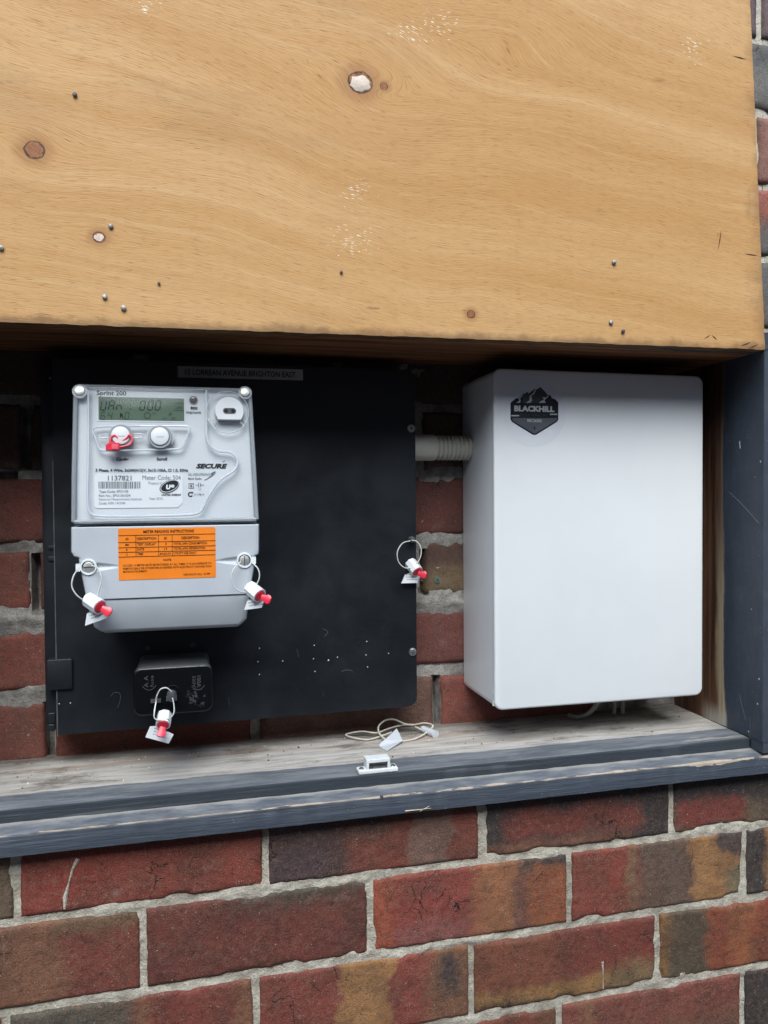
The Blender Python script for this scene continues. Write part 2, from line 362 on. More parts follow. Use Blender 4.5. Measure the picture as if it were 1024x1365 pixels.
def m_sillnose(znt):
    t = NT('sill_nose_paint', .5, .45); p = t.pos(); X, Y_, Z = t.xyz(p)[:3]
    c, n, sc = paint_base(t, p, (12, 90, 170), .10)
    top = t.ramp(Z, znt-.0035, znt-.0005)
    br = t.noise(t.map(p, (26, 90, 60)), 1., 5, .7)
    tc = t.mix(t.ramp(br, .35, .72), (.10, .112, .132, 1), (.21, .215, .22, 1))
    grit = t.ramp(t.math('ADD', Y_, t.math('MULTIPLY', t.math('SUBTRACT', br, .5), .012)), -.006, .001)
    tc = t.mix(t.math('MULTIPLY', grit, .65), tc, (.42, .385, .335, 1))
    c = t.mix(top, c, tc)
    # chipped arris: bare timber where the paint broke off along the edge
    ed = t.math('ADD', t.math('ABSOLUTE', t.math('SUBTRACT', Z, znt-.0012)), t.math('MULTIPLY', t.math('ABSOLUTE', t.math('ADD', Y_, .0185)), .55))
    ch = t.noise(t.map(p, (9, 40, 40)), 1., 5, .7)
    wd = t.math('ADD', t.ramp(t.noise(t.map(p, (3.1, 9, 9)), 1., 2), .34, .50, .0002, .0011), t.math('MULTIPLY', t.ramp(ch, .50, .76), .0030))
    wd = t.math('ADD', wd, t.math('MULTIPLY', t.ramp(X, .70, .80), t.math('MULTIPLY', t.ramp(ch, .35, .6), .0035)))
    chip = t.ramp(t.math('SUBTRACT', wd, ed), 0, .0005); c = t.mix(t.math('MULTIPLY', chip, .92), c, t.mix(br, lin(152, 128, 106), lin(206, 190, 170)))
    brk = t.noise(t.map(p, (4, 60, 420)), 1., 3, .6)
    t.col(c); t.inp('Normal', t.bump(t.math('SUBTRACT', t.math('ADD', n, t.math('MULTIPLY', brk, .35)), t.math('MULTIPLY', chip, .8)), .0014)); t.inp('Roughness', t.ramp(br, .3, .7, .42, .75)); return t.m

M = {}
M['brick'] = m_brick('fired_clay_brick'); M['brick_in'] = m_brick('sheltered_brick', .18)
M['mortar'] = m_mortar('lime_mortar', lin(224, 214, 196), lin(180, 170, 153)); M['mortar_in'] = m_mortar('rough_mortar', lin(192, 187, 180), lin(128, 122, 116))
M['ply'] = m_ply(); M['plyedge'] = m_plyedge(); M['jamb'] = m_jamb(); M['head'] = m_head(); M['sillb'] = m_sillboard()
def m_black():
    t = NT('black_panel_paint', .42, .5); p = t.pos(); n = t.noise(p, 14, 5, .6); n2 = t.noise(p, 240, 3)
    c = t.mix(t.ramp(n, .35, .7), (.0090, .0108, .0138, 1), (.0115, .0138, .0175, 1))
    sm = t.noise(t.map(p, (24, 24, 24)), 1., 5, .7); c = t.mix(t.ramp(sm, .68, .82, 0, .18), c, (.05, .052, .055, 1))
    sp = t.math('MULTIPLY', t.ramp(t.vor(p, 330), .12, .07), t.ramp(t.noise(p, 30, 2), .57, .64)); c = t.mix(t.math('MULTIPLY', sp, .4), c, (.2, .2, .2, 1))
    scr = t.noise(t.map(p, (320, 1, 22), rot=(0, .5, 0)), 1., 1); c = t.mix(t.ramp(scr, .82, .86, 0, .35), c, (.15, .15, .16, 1))
    t.col(c); t.inp('Roughness', t.ramp(n, .3, .7, .34, .52)); t.inp('Normal', t.bump(n2, .00015)); return t.m
M['black'] = m_black()
def m_dustblack(rough, dustc):
    """black moulding with dust lying on faces that look up"""
    t = NT('dusty_black_plastic', rough, .42); p = t.pos(); nz = t.xyz(t.n('NewGeometry').outputs['Normal'])[2]
    n = t.noise(p, 900, 3, .7); n1 = t.noise(p, 50, 5, .65)
    c = t.mix(t.math('MULTIPLY', t.ramp(nz, .3, .9), t.ramp(n, .35, .7, .25, .8)), (.0045, .005, .006, 1), dustc)
    X, Y_, Z = t.xyz(p)[:3]; q = at(262, 930, .034)
    rg = t.math('ADD', t.math('POWER', t.math('DIVIDE', t.math('SUBTRACT', X, q.x), .014), 2.), t.math('POWER', t.math('DIVIDE', t.math('SUBTRACT', Z, q.z), .013), 2.))
    sm = t.math('MULTIPLY', t.ramp(rg, 1.1, .2), t.ramp(t.noise(p, 190, 4, .65), .52, .66, 0, .45)); c = t.mix(sm, c, (.14, .15, .16, 1)); t.col(c)
    t.inp('Roughness', t.math('ADD', t.math('MULTIPLY', t.ramp(nz, .3, .9), .5), t.ramp(n1, .4, .7, rough, rough+.12))); t.inp('Normal', t.bump(n, .0002)); return t.m
M['fuse'] = m_dustblack(.07, (.15, .15, .15, 1))
def m_white():
    t = NT('white_powder_coat', .20, .5); p = t.pos(); n = t.noise(p, 6, 4, .6); n2 = t.noise(p, 1200, 2)
    c = t.mix(t.ramp(n, .3, .7), (.76, .765, .76, 1), (.80, .80, .795, 1))
    du = t.math('MULTIPLY', t.ramp(t.vor(p, 200), .08, .05), t.ramp(t.noise(p, 21, 2), .58, .64)); c = t.mix(t.math('MULTIPLY', du, .5), c, (.35, .34, .32, 1))
    t.col(c); t.inp('Roughness', t.ramp(n, .3, .7, .18, .26)); t.inp('Normal', t.bump(n2, .00004)); return t.m
M['white'] = m_white()
M['face'] = plain('meter_face_plastic', (.68, .695, .71), .38, .5, .02, 30)
M['term'] = plain('meter_grey_plastic', (.50, .525, .555), .40, .5, .03, 25, .00003)
M['sticker'] = plain('white_sticker', (.80, .81, .82), .45, .4, .02, 40)
M['orange'] = plain('orange_sticker', lin(244, 132, 36), .42, .4, .04, 40)
M['ink'] = plain('black_ink', (.012, .012, .014), .5, .3)
M['inkgrey'] = plain('faded_grey_ink', (.16, .17, .19), .5, .3)
M['inkblue'] = plain('faint_grey_print', (.36, .38, .42), .5, .3)
M['lcd'] = plain('lcd_glass', lin(96, 116, 96), .6, .08, .06, 20)
M['seg'] = plain('lcd_segment', lin(26, 33, 29), .6, .08)
M['segf'] = plain('lcd_segment_faint', lin(58, 70, 62), .6, .08)
M['btn'] = plain('button_white_plastic', (.72, .73, .74), .35, .5, .02)
M['grey'] = plain('grey_plastic', (.30, .31, .32), .45, .4, .05)
M['dgrey'] = plain('dark_grey_plastic', (.07, .07, .075), .4, .5, .1)
M['steel'] = plain('zinc_plated_steel', (.62, .62, .60), .34, .5, .12, 200, .0002, 1.)
M['brass'] = plain('nickel_screw', (.66, .65, .60), .38, .5, .10, 200, .0002, .7)
M['sealw'] = plain('white_seal_plastic', (.80, .82, .83), .36, .5, .03, 80)
M['sealr'] = plain('red_seal_plastic', (.78, .035, .065), .32, .5, .05, 80)
M['wire'] = plain('coated_seal_wire', (.66, .65, .60), .5, .4, .08, 200)
M['wireo'] = plain('yellowed_seal_wire', (.56, .51, .42), .55, .35, .10, 150)
M['conduit'] = plain('grey_pvc', (.66, .63, .53), .48, .4, .05, 30)
M['tape'] = plain('silver_label_tape', (.40, .40, .39), .45, .4, .06, 50)
M['catch'] = plain('white_catch_plastic', (.74, .75, .74), .42, .4, .07, 90, .0002)
M['iron'] = plain('dull_iron', (.09, .088, .085), .5, .5, .3, 160, .0004, .6)
M['cable'] = plain('grey_cable_sheath', (.36, .35, .31), .6, .3, .1)
M['logob'] = plain('logo_black', (.012, .013, .015), .35, .4); M['logog'] = plain('logo_dark_grey', (.10, .105, .12), .35, .4)
M['logom'] = plain('logo_mid_grey', (.055, .062, .062), .35, .4); M['logow'] = plain('logo_pale_grey', (.52, .54, .54), .35, .4)
M['nailm'] = plain('dull_nail_steel', (.30, .29, .28), .42, .5, .3, 300, .0003, .9)
M['plug'] = plain('pale_wood_filler', lin(226, 206, 188), .7, .3, .10, 300, .0006)
M['ground'] = plain('paving', (.22, .215, .20), .9, .2, .2, 4)
M['green'] = plain('green_wall_plug', lin(92, 116, 110), .5, .4)
def m_clear(name, tint, spec_mix, frost):
    t = NT(name, .08, .5); nt = t.t; out = nt.nodes['Material Output']
    tr = t.n('BsdfTransparent'); tr.inputs[0].default_value = tint
    gl = t.n('BsdfGlossy'); gl.inputs['Roughness'].default_value = .10
    ge = t.n('NewGeometry'); dt = t.n('VectorMath', operation='DOT_PRODUCT'); nt.links.new(ge.outputs['Normal'], dt.inputs[0]); nt.links.new(ge.outputs['Incoming'], dt.inputs[1])
    fz = t.math('ADD', .014, t.math('MULTIPLY', t.math('POWER', t.math('SUBTRACT', 1., t.math('ABSOLUTE', dt.outputs['Value'])), 5.), .5))
    t.b.inputs['Base Color'].default_value = (.78, .80, .83, 1); t.b.inputs['Roughness'].default_value = .25
    m1 = t.n('MixShader'); nt.links.new(fz, m1.inputs[0]); nt.links.new(tr.outputs[0], m1.inputs[1]); nt.links.new(gl.outputs[0], m1.inputs[2])
    m2 = t.n('MixShader'); m2.inputs[0].default_value = frost; nt.links.new(m1.outputs[0], m2.inputs[1]); nt.links.new(t.b.outputs[0], m2.inputs[2])
    nt.links.new(m2.outputs[0], out.inputs[0]); return t.m
M['clear'] = m_clear('clear_cover_plastic', (.97, .98, .985, 1), 1, .012)
M['rim'] = m_clear('clear_plastic_edge', (.74, .77, .80, 1), 1, .30)
M['film'] = m_clear('translucent_plastic', (.9, .92, .94, 1), 1, .62)

# ------------------------------------------------------------------ ground
g = MB().add([(-40, -60, -1.05), (40, -60, -1.05), (40, .3, -1.05), (-40, .3, -1.05)], [(0, 1, 2, 3)]).build('ground', M['ground'], smooth=0)
tag(g, kind='structure')
mb = MB().box(-14, 14, -2.9, -2.65, -1.06, 1.98).box(-14.1, 14.1, -2.96, -2.59, 1.984, 2.06)
tag(mb.build('low_sky_blocker', plain('grey_render', (.20, .195, .18), .9, .2, .15, 3), smooth=0), kind='structure')   # plain unseen wall added behind the camera to block low sky light

# ------------------------------------------------------------------ brick walls
JT = .0088                                           # joint width
def zrow(k): return .0885*k if k > 0 else .0898*k
RED = (122, 52, 44); RED2 = (112, 54, 46); DRK = (54, 49, 50); PUR = (66, 50, 54); OCH = (146, 100, 64); BRN = (120, 76, 58); ORG = (146, 72, 50); OLV = (94, 76, 62); GRY = (78, 72, 64)
BK = 1.48
def tint(c): r = lin(*c); return Vector((r[0]*.88, r[1]*.98, r[2]*.92))
def brick(parent, x0, x1, z0, z1, Y, mat, nx=12, nz=5, seed=0, base=RED, patches=(), rough=1.0, depth=.03):
    """one brick with worn arrises; its clay colours are stored in the Col attribute"""
    xc, zc = (x0+x1)/2, (z0+z1)/2; w, h = x1-x0, z1-z0
    vs, fs, cols = [], [], []
    so = Vector((seed*1.37, seed*.71, seed*2.13))
    for j in range(nz+1):
        for i in range(nx+1):
            u, v = i/nx, j/nz
            x, z = x0+u*w, z0+v*h
            e = min(min(u, 1-u)*w, min(v, 1-v)*h)
            q = Vector((x*60, z*60, 0))+so
            jx = (mn.noise(q)*.0007+mn.noise(q*3.1)*.0006)*rough; jz = (mn.noise(q+Vector((9, 3, 1)))*.0007+mn.noise(q*3.1+Vector((9, 3, 1)))*.0006)*rough
            y = mn.noise(q*.5)*.0010*rough+mn.noise(q*2.3)*.0005*rough
            if e < .0032: y += (1-e/.0032)**2*.0019
            ch = mn.noise(q*.45+Vector((5, 5, 2)))
            if ch > .22 and e < .006: y += (ch-.22)*.014*(1-e/.006)*rough
            vs.append((x+jx-xc, y, z+jz-zc))
            wu = u+mn.noise(Vector((x*26, z*26, seed)))*.055+mn.noise(Vector((x*110, z*110, seed)))*.030+mn.noise(Vector((x*300, z*300, seed)))*.02
            wv = v+mn.noise(Vector((x*26, z*26, seed+9)))*.15+mn.noise(Vector((x*110, z*110, seed+3)))*.09+mn.noise(Vector((x*300, z*300, seed)))*.05
            c = tint(base)
            for (ua, ub, va, vb, pc, sf) in patches:
                sh = (wv-.5)*0
                a = sstep(ua-sf, ua+sf, wu)*(1-sstep(ub-sf, ub+sf, wu))*sstep(va-sf*2.5, va+sf*2.5, wv)*(1-sstep(vb-sf*2.5, vb+sf*2.5, wv))
                c = c.lerp(tint(pc), a)
            cols.append((c.x*BK, c.y*BK, c.z*BK, 1))
    W1 = nx+1
    for j in range(nz):
        for i in range(nx): fs.append((j*W1+i, j*W1+i+1, (j+1)*W1+i+1, (j+1)*W1+i))
    ring = [i for i in range(W1)]+[j*W1+nx for j in range(1, nz+1)]+[nz*W1+i for i in range(nx-1, -1, -1)]+[j*W1 for j in range(nz-1, 0, -1)]
    b0 = len(vs); n = len(ring)
    for k in ring: vs.append((vs[k][0], depth, vs[k][2])); cols.append(cols[k])
    for k in range(n): fs.append((ring[k], b0+k, b0+(k+1) % n, ring[(k+1) % n]))
    me = bpy.data.meshes.new('brick'); me.from_pydata(vs, [], fs)
    at_ = me.color_attributes.new('Col', 'FLOAT_COLOR', 'POINT')
    at_.data.foreach_set('color', [x for c in cols for x in c])
    me.polygons.foreach_set('use_smooth', [True]*len(me.polygons)); me.materials.append(mat)
    o = bpy.data.objects.new('brick', me); COL.objects.link(o); o.parent = parent
    o.location = Vector((xc, Y, zc))-parent.location
    return o
wall = empty('brick_wall', (.4, 0, -1.05), 'outer wall of red, ochre and dark bricks below and beside the timber recess', 'wall')
wall_in = empty('brick_wall', (.4, .155, .06), 'sheltered red brick wall at the back of the recess behind the black panel', 'wall')
OX0, OX1, OZ0, OZ1 = -.118, .865, .078, .612       # opening in the outer wall
def pX(px, py): return at(px, py, 0.).x
seen = {   # perpend positions measured in the rows below the sill, and the clay of each brick between them
  0: ([pX(22, 1185)-.24, pX(22, 1185), pX(354, 1145), pX(642, 1110), pX(896, 1080), pX(896, 1080)+.24, pX(896, 1080)+.48],
      [(OLV, [(0, .9, 0, 1, OLV, .05)]), (RED, [(0, 1, .8, 1.2, (96, 44, 40), .06), (.62, .8, .0, 1, (108, 44, 40), .1)]),
       (RED2, [(-.1, .33, -.1, 1.1, PUR, .06), (.30, .55, .55, 1.2, DRK, .08), (.66, .87, -.1, 1.1, (112, 80, 72), .012)]),
       (DRK, [(.12, .84, .15, .62, (108, 50, 44), .06), (-.1, .75, -.2, .10, BRN, .05)]), (OLV, [(-.2, 1.2, .4, 1.2, DRK, .05), (.02, .42, .05, .48, (112, 50, 45), .04), (.72, 1.2, .2, .8, RED, .05)]), (RED, [])]),
  -1: ([pX(191, 1272)-.24, pX(191, 1272), pX(494, 1225), pX(760, 1187), pX(993, 1155), pX(993, 1155)+.24],
      [(RED2, [(-.1, .36, -.2, 1.2, PUR, .05), (.36, .68, -.2, 1.2, BRN, .03), (.66, 1.1, .82, 1.2, (104, 76, 58), .04)]),
       ((110, 54, 48), [(.40, 1.0, .80, 1.2, GRY, .08), (.9, 1.1, .2, .9, (98, 52, 46), .05)]),
       ((128, 56, 50), [(-.1, .10, -.2, 1.1, (148, 70, 52), .06), (.12, .5, -.2, .35, (126, 70, 66), .06), (.52, 1.1, -.2, 1.2, (142, 88, 62), .06), (.70, .82, -.2, .8, (104, 66, 60), .05), (.80, 1.1, .0, .8, (146, 76, 50), .06), (.76, 1.1, .84, 1.2, DRK, .04)]),
       (RED, [(.30, .36, -.2, 1.2, (118, 82, 62), .025), (.37, .72, -.2, 1.2, (88, 68, 60), .06), (.69, 1.1, -.2, 1.2, OCH, .03), (.85, 1.1, .72, 1.3, DRK, .03), (.9, 1.1, -.2, .5, (112, 98, 76), .05)]),
       (DRK, [(.1, .2, 0, 1, OCH, .03), (.4, 1, 0, 1, RED, .1)])]),
  -2: ([pX(342, 1335)-.48, pX(342, 1335)-.245, pX(342, 1335), pX(629, 1312), pX(877, 1265), pX(877, 1265)+.24, pX(877, 1265)+.48],
      [(BRN, []), ((116, 54, 47), [(-.1, .42, -.2, 1.2, (128, 84, 62), .05), (-.1, .5, .55, 1.2, GRY, .08), (.5, .58, -.1, 1.1, BRN, .03), (.93, 1.1, -.2, 1.2, BRN, .03)]),
       (RED2, [(.36, .62, -.2, 1.2, OCH, .025), (.62, .84, -.2, 1.2, (122, 56, 48), .04), (.80, 1.1, -.2, 1.2, (118, 76, 56), .05), (.84, .95, .3, .9, DRK, .05)]),
       ((124, 68, 52), [(.45, 1.1, .35, 1.2, (122, 56, 48), .10), (-.1, 1.1, -.2, .24, (148, 104, 66), .04), (-.1, .5, -.3, .02, DRK, .05), (.75, 1.1, -.2, .35, (134, 104, 76), .05)]),
       ((150, 84, 56), [(-.1, .08, -.2, 1.2, (134, 92, 60), .03), (.05, .30, -.2, 1.2, (84, 70, 58), .04), (.3, .42, -.1, 1.1, (134, 66, 48), .04), (.58, .9, -.2, 1.2, (138, 66, 50), .04)]), (RED, [])]),
  -3: ([pX(746, 1355)-.72, pX(746, 1355)-.48, pX(746, 1355)-.24, pX(746, 1355), pX(991, 1330), pX(991, 1330)+.24],
      [(RED, []), (OCH, []), (BRN, [(.5, .9, 0, 1, RED, .1)]), ((112, 58, 50), [(.1, .2, -.2, 1.2, BRN, .04), (.55, 1.1, -.2, .5, (104, 64, 52), .08)]), (DRK, [(.4, .9, 0, .7, RED, .08)])])}
kinds = [(RED, [(.1, .5, .5, 1.2, (104, 48, 44), .1)]), (RED2, [(.55, 1.1, -.2, 1.2, PUR, .06)]), (DRK, [(.2, .7, .1, .7, RED2, .08)]), (BRN, [(.4, 1.1, -.1, 1.1, RED, .05)]), (ORG, [(-.1, .3, -.1, 1.1, BRN, .05), (.7, 1.1, -.1, 1.1, DRK, .05)]), ((72, 70, 72), [(.3, .8, 0, .6, (96, 84, 80), .1)])]
proto = {}
def far_brick(x0, x1, z0, z1, kd):
    """plain wall brick; alike ones share one mesh"""
    key = (round(x1-x0, 3), kd)
    if key in proto:
        o = bpy.data.objects.new('brick', proto[key].data); COL.objects.link(o); o.parent = wall
        o.location = Vector(((x0+x1)/2, 0, (z0+z1)/2))-wall.location; return o
    b, pt = kinds[kd]; o = brick(wall, x0, x1, z0, z1, 0, M['brick'], 12, 5, kd*7+3, b, pt); proto[key] = o; return o
nb = 0
for k in range(-6, 15):
    z0, z1 = zrow(k)+JT/2, zrow(k+1)-JT/2
    if k in seen:
        ps, cl = seen[k]
        for i in range(len(ps)-1):
            b, pt = cl[i] if i < len(cl) else (RED, [])
            zz = z1
            if k == 0: zz = min(z1, .083)
            brick(wall, ps[i]+JT/2*.85, ps[i+1]-JT/2*.85, z0, zz, 0, M['brick'], 96, 34, 11+k*17+i*5, b, pt); nb += 1
        lo, hi = ps[0], ps[-1]
    else: lo = hi = None
    off = .12 if k % 2 else 0.
    if k > 4: off += .006*(k-5)/2 + (.0 if k % 2 else 0)
    x = -.72+off
    while x < 1.5:
        a, b_ = x+JT/2, x+.24-JT/2; x += .24
        if lo is not None and b_ > lo and a < hi: continue
        zc = (z0+z1)/2
        segs = [(a, b_)]
        if OZ0 < zc < OZ1:                                # cut round the opening
            segs = [(p, q) for p, q in ((a, min(b_, OX0)), (max(a, OX1), b_)) if q-p > .012]
        elif zc > OZ1 and a > -.10 and b_ < .77: continue  # wholly behind the plywood
        for p, q in segs:
            if zc > .55 and q > .77 and p < 1.1:           # strip of wall seen beside the plywood
                b, pt = {11: ((104, 84, 88), []), 10: ((92, 90, 90), [(.1, .6, 0, .6, (120, 112, 108), .1)]), 9: ((128, 86, 78), []), 8: ((104, 96, 96), [(-.1, 1.1, .45, 1.2, (154, 86, 74), .08)]), 7: ((92, 88, 88), [])}.get(k, kinds[k % 5])
                brick(wall, p, q, z0, z1, 0, M['brick'], 40, 16, 90+k*3+nb, b, pt)
            else: far_brick(p, q, z0, z1, rng.choice([0, 0, 1, 2, 3, 4]))
            nb += 1
# the rest of the wall, beyond the picture: one joined part
mbx = MB()
for k in range(-11, 24):
    x = -2.4+(.12 if k % 2 else 0)
    while x < 3.2:
        a, b_ = x+JT/2, x+.24-JT/2; x += .24
        if -6 <= k < 15 and b_ > -.72 and a < 1.5: continue
        mbx.box(a, b_, 0, .03, zrow(k)+JT/2, zrow(k+1)-JT/2)
rest = mbx.build('brick_courses', M['brick'], wall, 0)
ca = rest.data.color_attributes.new('Col', 'FLOAT_COLOR', 'POINT'); c_ = lin(*RED); ca.data.foreach_set('color', [c_[0]*BK, c_[1]*BK, c_[2]*BK, 1]*len(rest.data.vertices)); tag(rest, kind='stuff')

def mortar_sheet(mb, x0, x1, z0, z1, step, Y, amp, rec, fn=None):
    nx = max(1, int((x1-x0)/step)); nz = max(1, int((z1-z0)/step)); v = []; f = []
    for j in range(nz+1):
        for i in range(nx+1):
            x = x0+(x1-x0)*i/nx; z = z0+(z1-z0)*j/nz; q = Vector((x, z, 3.3))
            y = rec+amp*(mn.noise(q*38)*.55+mn.noise(q*110)*.45+mn.noise(q*12)*.5)
            if fn: y = fn(x, z, y)
            v.append((x, Y+y, z))
    for j in range(nz):
        for i in range(nx): a = j*(nx+1)+i; f.append((a, a+1, a+nx+2, a+nx+1))
    mb.add(v, f)
mo = MB()
def smear(x, z, y):
    d = min(abs(z-zrow(k)) for k in (-3, -2, -1, 0))
    if d < .011: y -= .0052*max(0., mn.noise(Vector((x*16, z*50, 8.8)))+mn.noise(Vector((x*70, z*120, 2.2)))*.35-.10)*(1-d/.011)**.5
    return y
mortar_sheet(mo, -.10, 1.02, -.24, OZ0+.004, .0021, 0, .0026, .0028, smear)
for (a, b, c, d) in ((-.16, -.10, -.30, OZ0+.004), (1.02, 1.06, -.30, OZ0+.004), (-.10, 1.02, -.30, -.24)): mortar_sheet(mo, a, b, c, d, .01, 0, .0026, .0028)
mortar_sheet(mo, OX1, 1.06, OZ0+.004, 1.24, .0036, 0, .0026, .0030)
for (a, b, c, d) in ((-2.4, -.16, -1.05, OZ0+.004), (1.06, 3.2, -1.05, 2.05), (-.16, 1.06, -1.05, -.30), (-2.4, OX0, OZ0+.004, 2.05), (OX0, OX1, OZ1, 2.05), (OX1, 1.06, 1.24, 2.05)): mortar_sheet(mo, a, b, c, d, .5, 0, 0, .004)
mo.build('mortar', M['mortar'], wall, 60)
# pale drip of mortar down one brick, and mortar smears over arrises
dm = MB()
for (pts, r) in (([(104, 1144), (97, 1158), (92, 1176), (87, 1196), (86, 1212)], .0022), ([(803, 1282), (804, 1296), (804, 1318)], .0016)):
    P = [at(a, b, 0) for a, b in pts]; dm.tube([(p.x, -.0002, p.z) for p in P], lambda t: r*(.7+.5*sin(9*t+1)), 6)
dm.build('mortar_smear', M['mortar'], wall, 50)

# sheltered wall at the back of the recess
DB = .155
zin = [.010, .100, .186, .275, .361, .446, .533, .625]
def in_gap(x, z, y):
    for (gx, ga, gb, w) in ((-.001, .283, .352, .0065), (.470, .285, .345, .004), (.488, .105, .176, .005), (.007, .105, .176, .005), (-.012, .452, .525, .005)):
        if ga < z < gb and abs(x-gx) < w+mn.noise(Vector((z*80, gx, 1)))*.002: return .026
    if .440 < z < .449 and -.06 < x < .0 and mn.noise(Vector((x*40, 2, 2))) > .0: return .020
    return y
mi_ = MB()
def back_fn(x, z, y):
    if abs(z-.276) < .02: y -= .0050*(1-abs(z-.276)/.02)+.0012
    return in_gap(x, z, y)
mortar_sheet(mi_, OX0-.01, OX1+.01, .05, .63, .0032, DB, .0046, .0030, back_fn)
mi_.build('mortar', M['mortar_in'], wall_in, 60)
for k in range(7):
    z0, z1 = zin[k]+.0055, zin[k+1]-.0055
    if k in (1, 2): (z0, z1) = (z0+(.003 if k == 2 else 0), z1-(.007 if k == 2 else .0)-(.004 if k == 1 else 0))
    if k == 3: z0 += .007
    off = {0: .007, 2: .125, 4: .12, 6: .12, 1: .488-.48, 3: -.001, 5: -.012}[k]
    if k == 2: off = .115
    x = off-.24
    xs = []
    while x < .9: xs.append(x); x += {3: .2360, 1: .2400}.get(k, .239)
    for i in range(len(xs)-1):
        a, b = max(xs[i]+.006, OX0), min(xs[i+1]-.006, OX1)
        if b-a < .02: continue
        base = rng.choice([(116, 52, 46), (108, 50, 46), (122, 56, 48)]); pt = []
        if k == 3 and 0.4 < a < .55: base = (92, 62, 54); pt = [(-.1, .8, -.2, .55, (126, 100, 74), .05)]
        if k == 1 and b > .3 and b < .52: base = (104, 70, 62)
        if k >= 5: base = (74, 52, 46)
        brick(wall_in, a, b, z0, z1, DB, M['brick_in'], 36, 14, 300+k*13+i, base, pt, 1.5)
pl_ = at(583, 773, DB); mb = MB().cyl((pl_.x, DB+.004, pl_.z), (0, -1, 0), .0042, .0042, .0055, 12)
w_ = mb.build('wall_plug', M['green'], wall_in); MB().cyl((pl_.x, DB-.001, pl_.z), (0, -1, 0), .0020, .0018, .0012, 10).build('screw_hole', M['dgrey'], w_)

# ------------------------------------------------------------------ timber frame: sill, jambs, head
frame = empty('timber_frame', (.4, 0, .07), 'slate-grey painted timber frame with chipped sill around the meter recess', 'frame')
SN_T, SN_B, SN_2, YR, ZB, YN = .0958, .0744, .0988, .0026, .1114, -.020
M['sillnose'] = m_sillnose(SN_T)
FX0, FX1 = -.100, .849
def strip(mb, prof, x0, x1, nx, jit=0., jf=40.):
    """profile of (y,z) swept along x, with a little waviness"""
    n = len(prof); rings = []
    for i in range(nx+1):
        x = x0+(x1-x0)*i/nx
        rings.append([(x, y+mn.noise(Vector((x*jf, j*3.1, 1)))*jit, z+mn.noise(Vector((x*jf, j*3.1, 7)))*jit) for j, (y, z) in enumerate(prof)])
    mb.loft(rings)
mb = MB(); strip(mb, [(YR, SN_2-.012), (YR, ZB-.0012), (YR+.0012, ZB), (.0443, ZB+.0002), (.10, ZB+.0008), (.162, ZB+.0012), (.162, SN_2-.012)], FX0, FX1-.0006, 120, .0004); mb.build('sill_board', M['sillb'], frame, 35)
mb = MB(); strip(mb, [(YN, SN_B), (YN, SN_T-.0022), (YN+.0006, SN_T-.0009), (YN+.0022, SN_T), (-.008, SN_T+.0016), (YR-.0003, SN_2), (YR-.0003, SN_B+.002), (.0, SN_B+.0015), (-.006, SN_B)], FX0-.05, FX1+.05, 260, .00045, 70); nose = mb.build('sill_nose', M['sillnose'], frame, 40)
sp = MB()                                            # a lifting splinter and a nail hole on the nose
for (a, b, c) in (((540, 1081), (574, 1077), .0016), ((560, 1081), (572, 1074), .0012)):
    P, Q = at(*a, YN), at(*b, YN); sp.tube([P+Vector((0, -.0002, 0)), (P+Q)/2+Vector((0, -.0022, .0006)), Q+Vector((0, -.0025, .0008))], lambda t: .0008*(1-.75*t), 5)
sp.build('splinter', plain('raw_splinter', lin(206, 186, 160), .8, .2), nose)
h_ = at(509, 1063, YN); MB().cyl((h_.x, YN+.001, h_.z), (0, -1, .1), .0022, .0018, .0014, 9).build('nail_hole', M['dgrey'], nose)
mb = MB(); strip_j = []
nz = 60; rings = []
for i in range(nz+1):
    z = ZB+.0018-.006*0+(.600-ZB)*i/nz; w = lambda a: 0.
    z_ = z if i else ZB+.0012
    rings.append([(FX1+w(1)+.001, -.0205, z_), (FX1+w(2), -.0192, z_), (FX1+w(3), .16, z_), (FX1+.015, .16, z_), (FX1+.015, -.0205, z_)])
mb.loft(rings)
mb.add([], [])
# foot of the jamb in front of the sill board, standing on the nose
mb.box(FX1+.0004, FX1+.0148, -.0200, YR-.0006, SN_2+.0004, ZB+.0014)
mb.build('jamb', M['jamb'], frame, 35)
mb = MB().box(FX0-.015, FX0, -.0205, .16, ZB+.0012, .600); mb.build('jamb', M['jamb'], frame, 0)
mb = MB(); strip(mb, [(-.0212, .5915), (-.012, .5900), (.05, .5897), (.16, .5895), (.16, .612), (-.0212, .612)], FX0-.014, FX1+.014, 80, .0006, 30); mb.build('head', M['head'], frame, 35)

# ------------------------------------------------------------------ plywood
PYF, PYB = -.040, -.0222
ply = empty('plywood_board', (.36, PYF, .585), 'large weathered tan plywood sheet above the recess, knotty, with nail heads', 'board')
PX0 = -.125; PT = 1.16
def plyx(z): return .8328+(z-.5874)*(-.0555)+mn.noise(Vector((z*90, 3, 3)))*.0007+mn.noise(Vector((z*400, 3, 3)))*.0005
def plyz(x): return .5812+(x-.005)*.0075+mn.noise(Vector((x*60, 8, 1)))*.0007+mn.noise(Vector((x*330, 8, 1)))*.0004
mb = MB(); NX, NZ = 220, 110; v = []; f = []
for yy in (PYF, PYB):
    for j in range(NZ+1):
        for i in range(NX+1):
            u = i/NX; w = j/NZ
            zb_ = plyz(PX0+u*(.8328-PX0)); z = zb_+(PT-zb_)*w; x = PX0+u*(plyx(z)-PX0)
            e = min(w*(PT-.58), (1-u)*.95); y = yy
            pass
            v.append((x, y, z))
W1 = NX+1; o2 = W1*(NZ+1)
ff = [(j*W1+i, j*W1+i+1, (j+1)*W1+i+1, (j+1)*W1+i) for j in range(NZ) for i in range(NX)]
